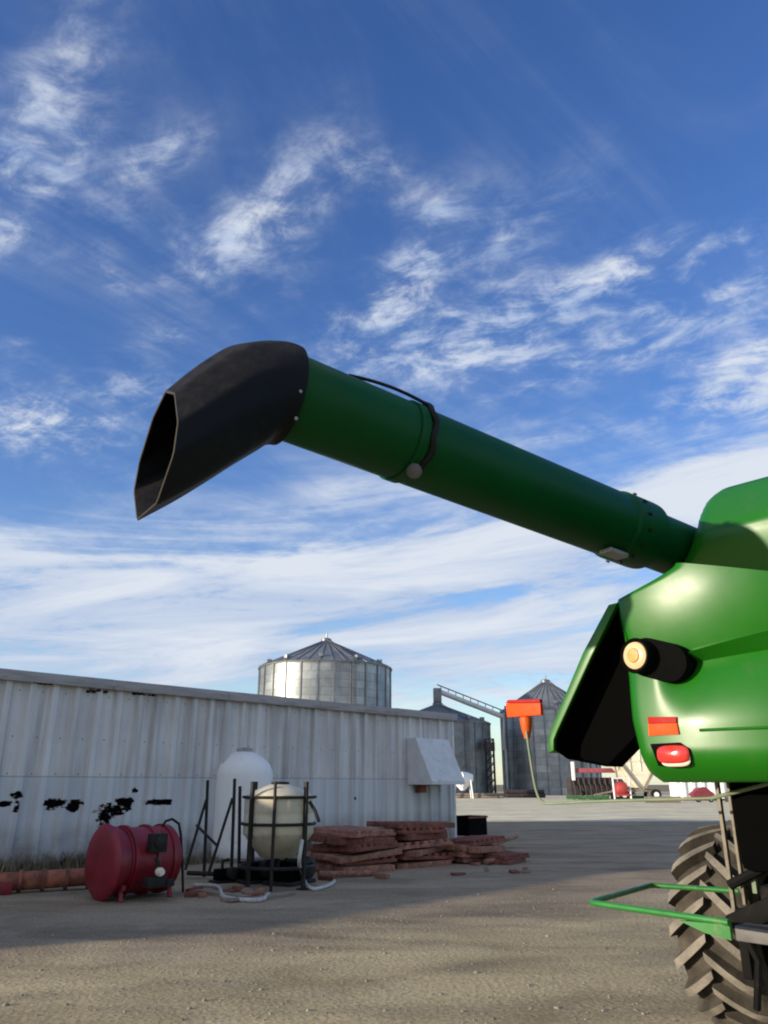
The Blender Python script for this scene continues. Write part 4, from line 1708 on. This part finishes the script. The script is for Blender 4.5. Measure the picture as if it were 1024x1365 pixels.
# ---- ladder posts at the rear
yl = .75
for (x, w_, ya, yb, mat) in ((970, .010, 1046, 1238, 'post_metal'), (983, .008, 1046, 1205, 'post_metal'), (998, .012, 1046, 1190, 'arm_green')):
    a, b = face(x, ya, yl), face(x - 1, yb, yl)
    mb = MB()
    mb.box(((a.x + b.x) / 2, yl, (a.z + .1 + b.z) / 2), (w_ * 2.0, .03, a.z + .1 - b.z), bev=.004)
    mb.build('ladder_post', M[mat], comb)
for z_ in (1.42, 1.3):
    mb = MB()
    a, b = face(969, 1100, yl), face(997, 1100, yl)
    mb.box(((a.x + b.x) / 2, yl + .03, z_ + .1), (b.x - a.x, .02, .025))
    mb.build('ladder_rung', M['dark_metal'], comb)
# dark step bracket at the foot of the ladder
mb = MB()
p = face(990, 1215, .7)
mb.box((p.x + .10, .72, p.z), (.30, .25, .10), Matrix.Rotation(R(-25), 3, 'Y'), bev=.015)
mb.box((p.x + .02, .66, p.z - .14), (.05, .10, .32), bev=.012)
mb.box((p.x + .30, .9, p.z + .02), (.45, .3, .22), bev=.03)
mb.tube([(p.x - .05, .7, p.z + .12), (p.x + .2, .72, p.z + .25), (p.x + .4, .8, p.z + .35)], .025, 8)
mb.tube([(p.x + .02, .6, p.z - .05), (p.x + .1, .58, p.z - .2), (p.x + .05, .6, p.z - .42)], .018, 8)
mb.build('step_bracket', M['step_black'], comb)
mb = MB()
p = face(1015, 1243, .6)
mb.box((p.x + .10, .62, p.z), (.36, .28, .07), bev=.01)
mb.build('step_plate', M['lamp_grey'], comb)
# green guard loop
ZG = 1.03
G = [lw(on_ground(a, b, ZG)) for a, b in ((972, 1230), (786, 1203), (868, 1180), (985, 1188))]
mb = MB()


def rounded(Pts, r=.05):
    out = [Pts[0]]
    for i in range(1, len(Pts) - 1):
        a, b, c = Pts[i - 1], Pts[i], Pts[i + 1]
        u, v = (a - b).normalized(), (c - b).normalized()
        for k in range(6):
            t = k / 5
            out.append((b + u * r) * (1 - t) ** 2 + b * 2 * t * (1 - t) + (b + v * r) * t * t)
    out.append(Pts[-1])
    return out


mb.tube(rounded(G), .015, 10)
gl = mb.build('guard_rail', M['bright_green'], comb)
mb = MB()
a, b = lw(on_ground(905, 1224, ZG)), G[0]
mb.prism([a + Vector((0, .0, -.01)), b + Vector((0, 0, -.01)), b + Vector((0, 0, -.07)), b.lerp(a, .5) + Vector((0, 0, -.05))], (0, .02, 0))
mb.build('gusset', M['bright_green'], gl)

# ---- marker lamp on its bent arm
ya = .35
K = [face(a, b, ya) for a, b in ((702, 975), (707, 1010), (714, 1050), (722, 1068), (738, 1071), (800, 1068), (950, 1064))]
mk = empty('marker_arm')
mk.parent = comb
mb = MB()
mb.tube(smooth_path([Vector(k) for k in K], 5), .0085, 10)
mb.tube([K[-1], K[-1] + Vector((.5, .0, .12))], .010, 8)
mb.build('arm_tube', M['arm_green'], mk)
kk = [face(a, b, ya - .02) for a, b in ((674, 938), (720, 937), (721, 953), (676, 956))]
mb = MB()
mb.prism(kk, (0, .03, 0))
mb.build('orange_strip', M['orange_refl'], mk, bevel=.004)
kk = [face(a, b, ya - .02) for a, b in ((677, 933), (719, 932), (720, 936.4), (674, 937.4))]
mb = MB()
mb.prism(kk, (0, .03, 0))
mb.build('red_strip', M['red_refl'], mk, bevel=.002)
a, b = face(698, 957, ya), face(704, 980, ya)
mb = MB()
h_ = a.z - b.z
mb.lathe([(-.02, .018), (0, .022), (h_ * .3, .032), (h_ * .8, .040), (h_, .041), (h_ + .01, .03)], (a.x + .004, ya + .02, b.z), (0, 0, 1), 20)
mb.build('amber_lamp', M['orange_lens'], mk)

# ---- unloading auger
# its own frame: origin on the tube axis near the spout, y along the tube towards the pivot
pA = CAM + ray(400, 535) * 4.1
pB = CAM + ray(780, 684.5) * 5.2
AY = (pB - pA).normalized()
AX = Vector((AY.y, -AY.x, 0)).normalized()
AZ = AX.cross(AY)
XA = ZA = 0.0
RA = .232
au = empty('auger')
au.parent = comb
MA = Matrix((AX, AY, AZ)).transposed().to_4x4()
MA.translation = pA
MC = Matrix.Translation(PC) @ Matrix.Rotation(CANG, 4, 'Z')
au.matrix_basis = MC.inverted() @ MA


def side(x, y, xl):
    """picture point -> auger frame, on its lengthwise plane at lateral xl"""
    d = hit(x, y, pA + AX * xl, AX) - pA
    return Vector((d.dot(AX), d.dot(AY), d.dot(AZ)))


YE = side(378, 527, XA).y


def ya_at(x, y):
    return side(x, y, XA).y


mb = MB()
y1 = ya_at(852, 716)
mb.lathe([(YE - .02, RA - .01), (YE, RA)] + [(YE + (y1 - YE) * k / 10, RA) for k in range(1, 10)] + [(y1, RA), (y1 + .005, RA * .88), (y1 + 1.7, RA * .88)], (XA, 0, ZA), (0, 1, 0), 64)
mb.build('tube', M['auger_green'], au, angle=30)
mb = MB()
yc = ya_at(536, 590)
mb.lathe([(yc - .030, RA), (yc - .030, RA + .010), (yc + .030, RA + .010), (yc + .030, RA)], (XA, 0, ZA), (0, 1, 0), 64, caps=False)
mb.build('clamp_ring', M['auger_green'], au, angle=30)
mb = MB()
yf = ya_at(836, 705)
mb.lathe([(yf - .16, RA), (yf - .14, RA + .014), (y1 - .02, RA + .016), (y1 + .02, RA + .014), (y1 + .05, RA * .86)], (XA, 0, ZA), (0, 1, 0), 64, caps=False)
mb.build('collar', M['auger_green'], au, angle=30)
mb = MB()
for k in range(14):
    a = 2 * math.pi * (k + .3) / 14
    q = Vector((XA + math.cos(a) * (RA + .016), yf - .06, ZA + math.sin(a) * (RA + .016)))
    mb.lathe([(0, .014), (.010, .014), (.013, .008), (.014, 0)], q, (math.cos(a), 0, math.sin(a)), 8)
mb.build('collar_bolts', M['dark_metal'], au)
mb = MB()
ym = yc + .055
pts = []
for k in range(15):
    a = R(60 - 118 * k / 14)                       # over the top, down the near side
    pts.append((XA + math.cos(a) * (RA + .016), ym + .01 * math.sin(k * 1.3), ZA + math.sin(a) * (RA + .016)))
mb.tube(pts, .018, 8)
mb.build('clamp_strap', M['strap'], au)
mb = MB()
pts = []
for k in range(9):
    t = k / 8
    a = R(80 - 30 * t)
    r_ = RA + .02 + .012 * math.sin(t * math.pi)
    pts.append((XA + math.cos(a) * r_, yc - .42 + .46 * t, ZA + math.sin(a) * r_))
mb.tube(pts, .010, 8)
mb.build('wire', M['strap'], au)
mb = MB()
a = R(-62)
pl = Vector((XA + math.cos(a) * (RA + .02), yc + .03, ZA + math.sin(a) * (RA + .02)))
mb.lathe([(-.02, .03), (.02, .042), (.04, .043), (.048, .034), (.05, 0)], pl, (.5, -.75, -.35), 24)
mb.build('auger_lamp', M['lamp_grey'], au)
mb = MB()
yb_ = ya_at(815, 748)
mb.box((XA + .05, yb_ - .03, ZA - RA - .012), (.10, .18, .03), bev=.006)
mb.build('under_bracket', M['grey_metal'], au)

# spout: lofted rubber boot
SPX = XA
upx = [(388, 467), (378, 462), (364, 458), (340, 456), (308, 461), (280, 476), (250, 497), (222, 520)]
lpx = [(374, 590), (366, 589), (357, 591), (346, 598), (320, 613), (285, 634), (245, 658), (196, 684)]
nr = len(upx)
UP = [side(a, b, SPX) for a, b in upx]
LP = [side(a, b, SPX) for a, b in lpx]


def dense(Ps, n=4):
    return smooth_path(Ps, n)


MOUTH = [(0.0, 1.0), (.55, .74), (.98, .10), (1.0, -.40), (.50, -1.0), (-.50, -1.0), (-1.0, -.40), (-.98, .10), (-.55, .74)]


def poly_ray(ca, sa):
    """where a ray from the middle meets the angular outline of the mouth"""
    for (x0, y0), (x1, y1) in zip(MOUTH, MOUTH[1:] + MOUTH[:1]):
        den = ca * (y1 - y0) - sa * (x1 - x0)
        if abs(den) < 1e-9:
            continue
        r_ = (x0 * (y1 - y0) - y0 * (x1 - x0)) / den
        u_ = (x0 * sa - y0 * ca) / den
        if r_ > 0 and -1e-6 <= u_ <= 1 + 1e-6:
            return ca * r_, sa * r_
    return ca, sa


UPd, LPd = dense(UP), dense(LP)
NS = len(UPd)
outer, inner = [], []
NK = 72
mb = MB()
for i in range(NS):
    t = i / (NS - 1)
    c = (UPd[i] + LPd[i]) / 2
    hv = (UPd[i] - LPd[i]) / 2
    hw_ = (RA + .012) * (1 + .14 * sm((t - .25) / .75))
    ro, ri = [], []
    for k in range(NK):
        a = 2 * math.pi * k / NK
        ca, sa = math.cos(a), math.sin(a)
        px_, pz_ = poly_ray(ca, sa)
        w_ = sm(t * 1.25)
        ex, ez = ca + (px_ - ca) * w_, sa + (pz_ - sa) * w_
        # seen a little from below, so the near side hangs at the drawn outline
        ro.append(mb.bm.verts.new(c + hv * ez + Vector((hw_ * ex, 0, 0))))
        ri.append(mb.bm.verts.new(c + hv * ez * .95 + Vector(((hw_ - .012) * ex, 0, 0))))
    outer.append(ro)
    inner.append(ri)
for A, B in zip(outer, outer[1:]):
    for k in range(NK):
        mb.bm.faces.new((A[k], A[(k + 1) % NK], B[(k + 1) % NK], B[k]))
for A, B in zip(inner, inner[1:]):
    for k in range(NK):
        mb.bm.faces.new((A[k], B[k], B[(k + 1) % NK], A[(k + 1) % NK]))
A, B = outer[-1], inner[-1]
for k in range(NK):
    mb.bm.faces.new((A[k], A[(k + 1) % NK], B[(k + 1) % NK], B[k]))
lip_pts = [(outer[-1][k].co + inner[-1][k].co) / 2 for k in range(NK)]
mb.build('spout', M['rubber'], au, angle=38)
mb = MB()
mb.tube(lip_pts, .006, 6, closed=True)
mb.build('spout_lip', M['tan_edge'], au)
for (a, b) in ((398, 524), (392, 560)):
    mb = MB()
    p = side(a, b, XA + RA * .9)
    mb.lathe([(0, .009), (.006, .009), (.009, .005), (.010, 0)], (XA + RA * .93 + .012, p.y, p.z), (1, 0, -.1), 10)
    mb.build('bolt', M['grey_metal'], au)

# ------------------------------------------------------------------ render settings
scene.view_settings.view_transform = 'Standard'
scene.view_settings.look = 'None'
scene.view_settings.gamma = 1.0
scene.view_settings.exposure = 1.0
scene.cycles.use_denoising = True
scene.cycles.filter_width = 2.0
scene.cycles.max_bounces = 6
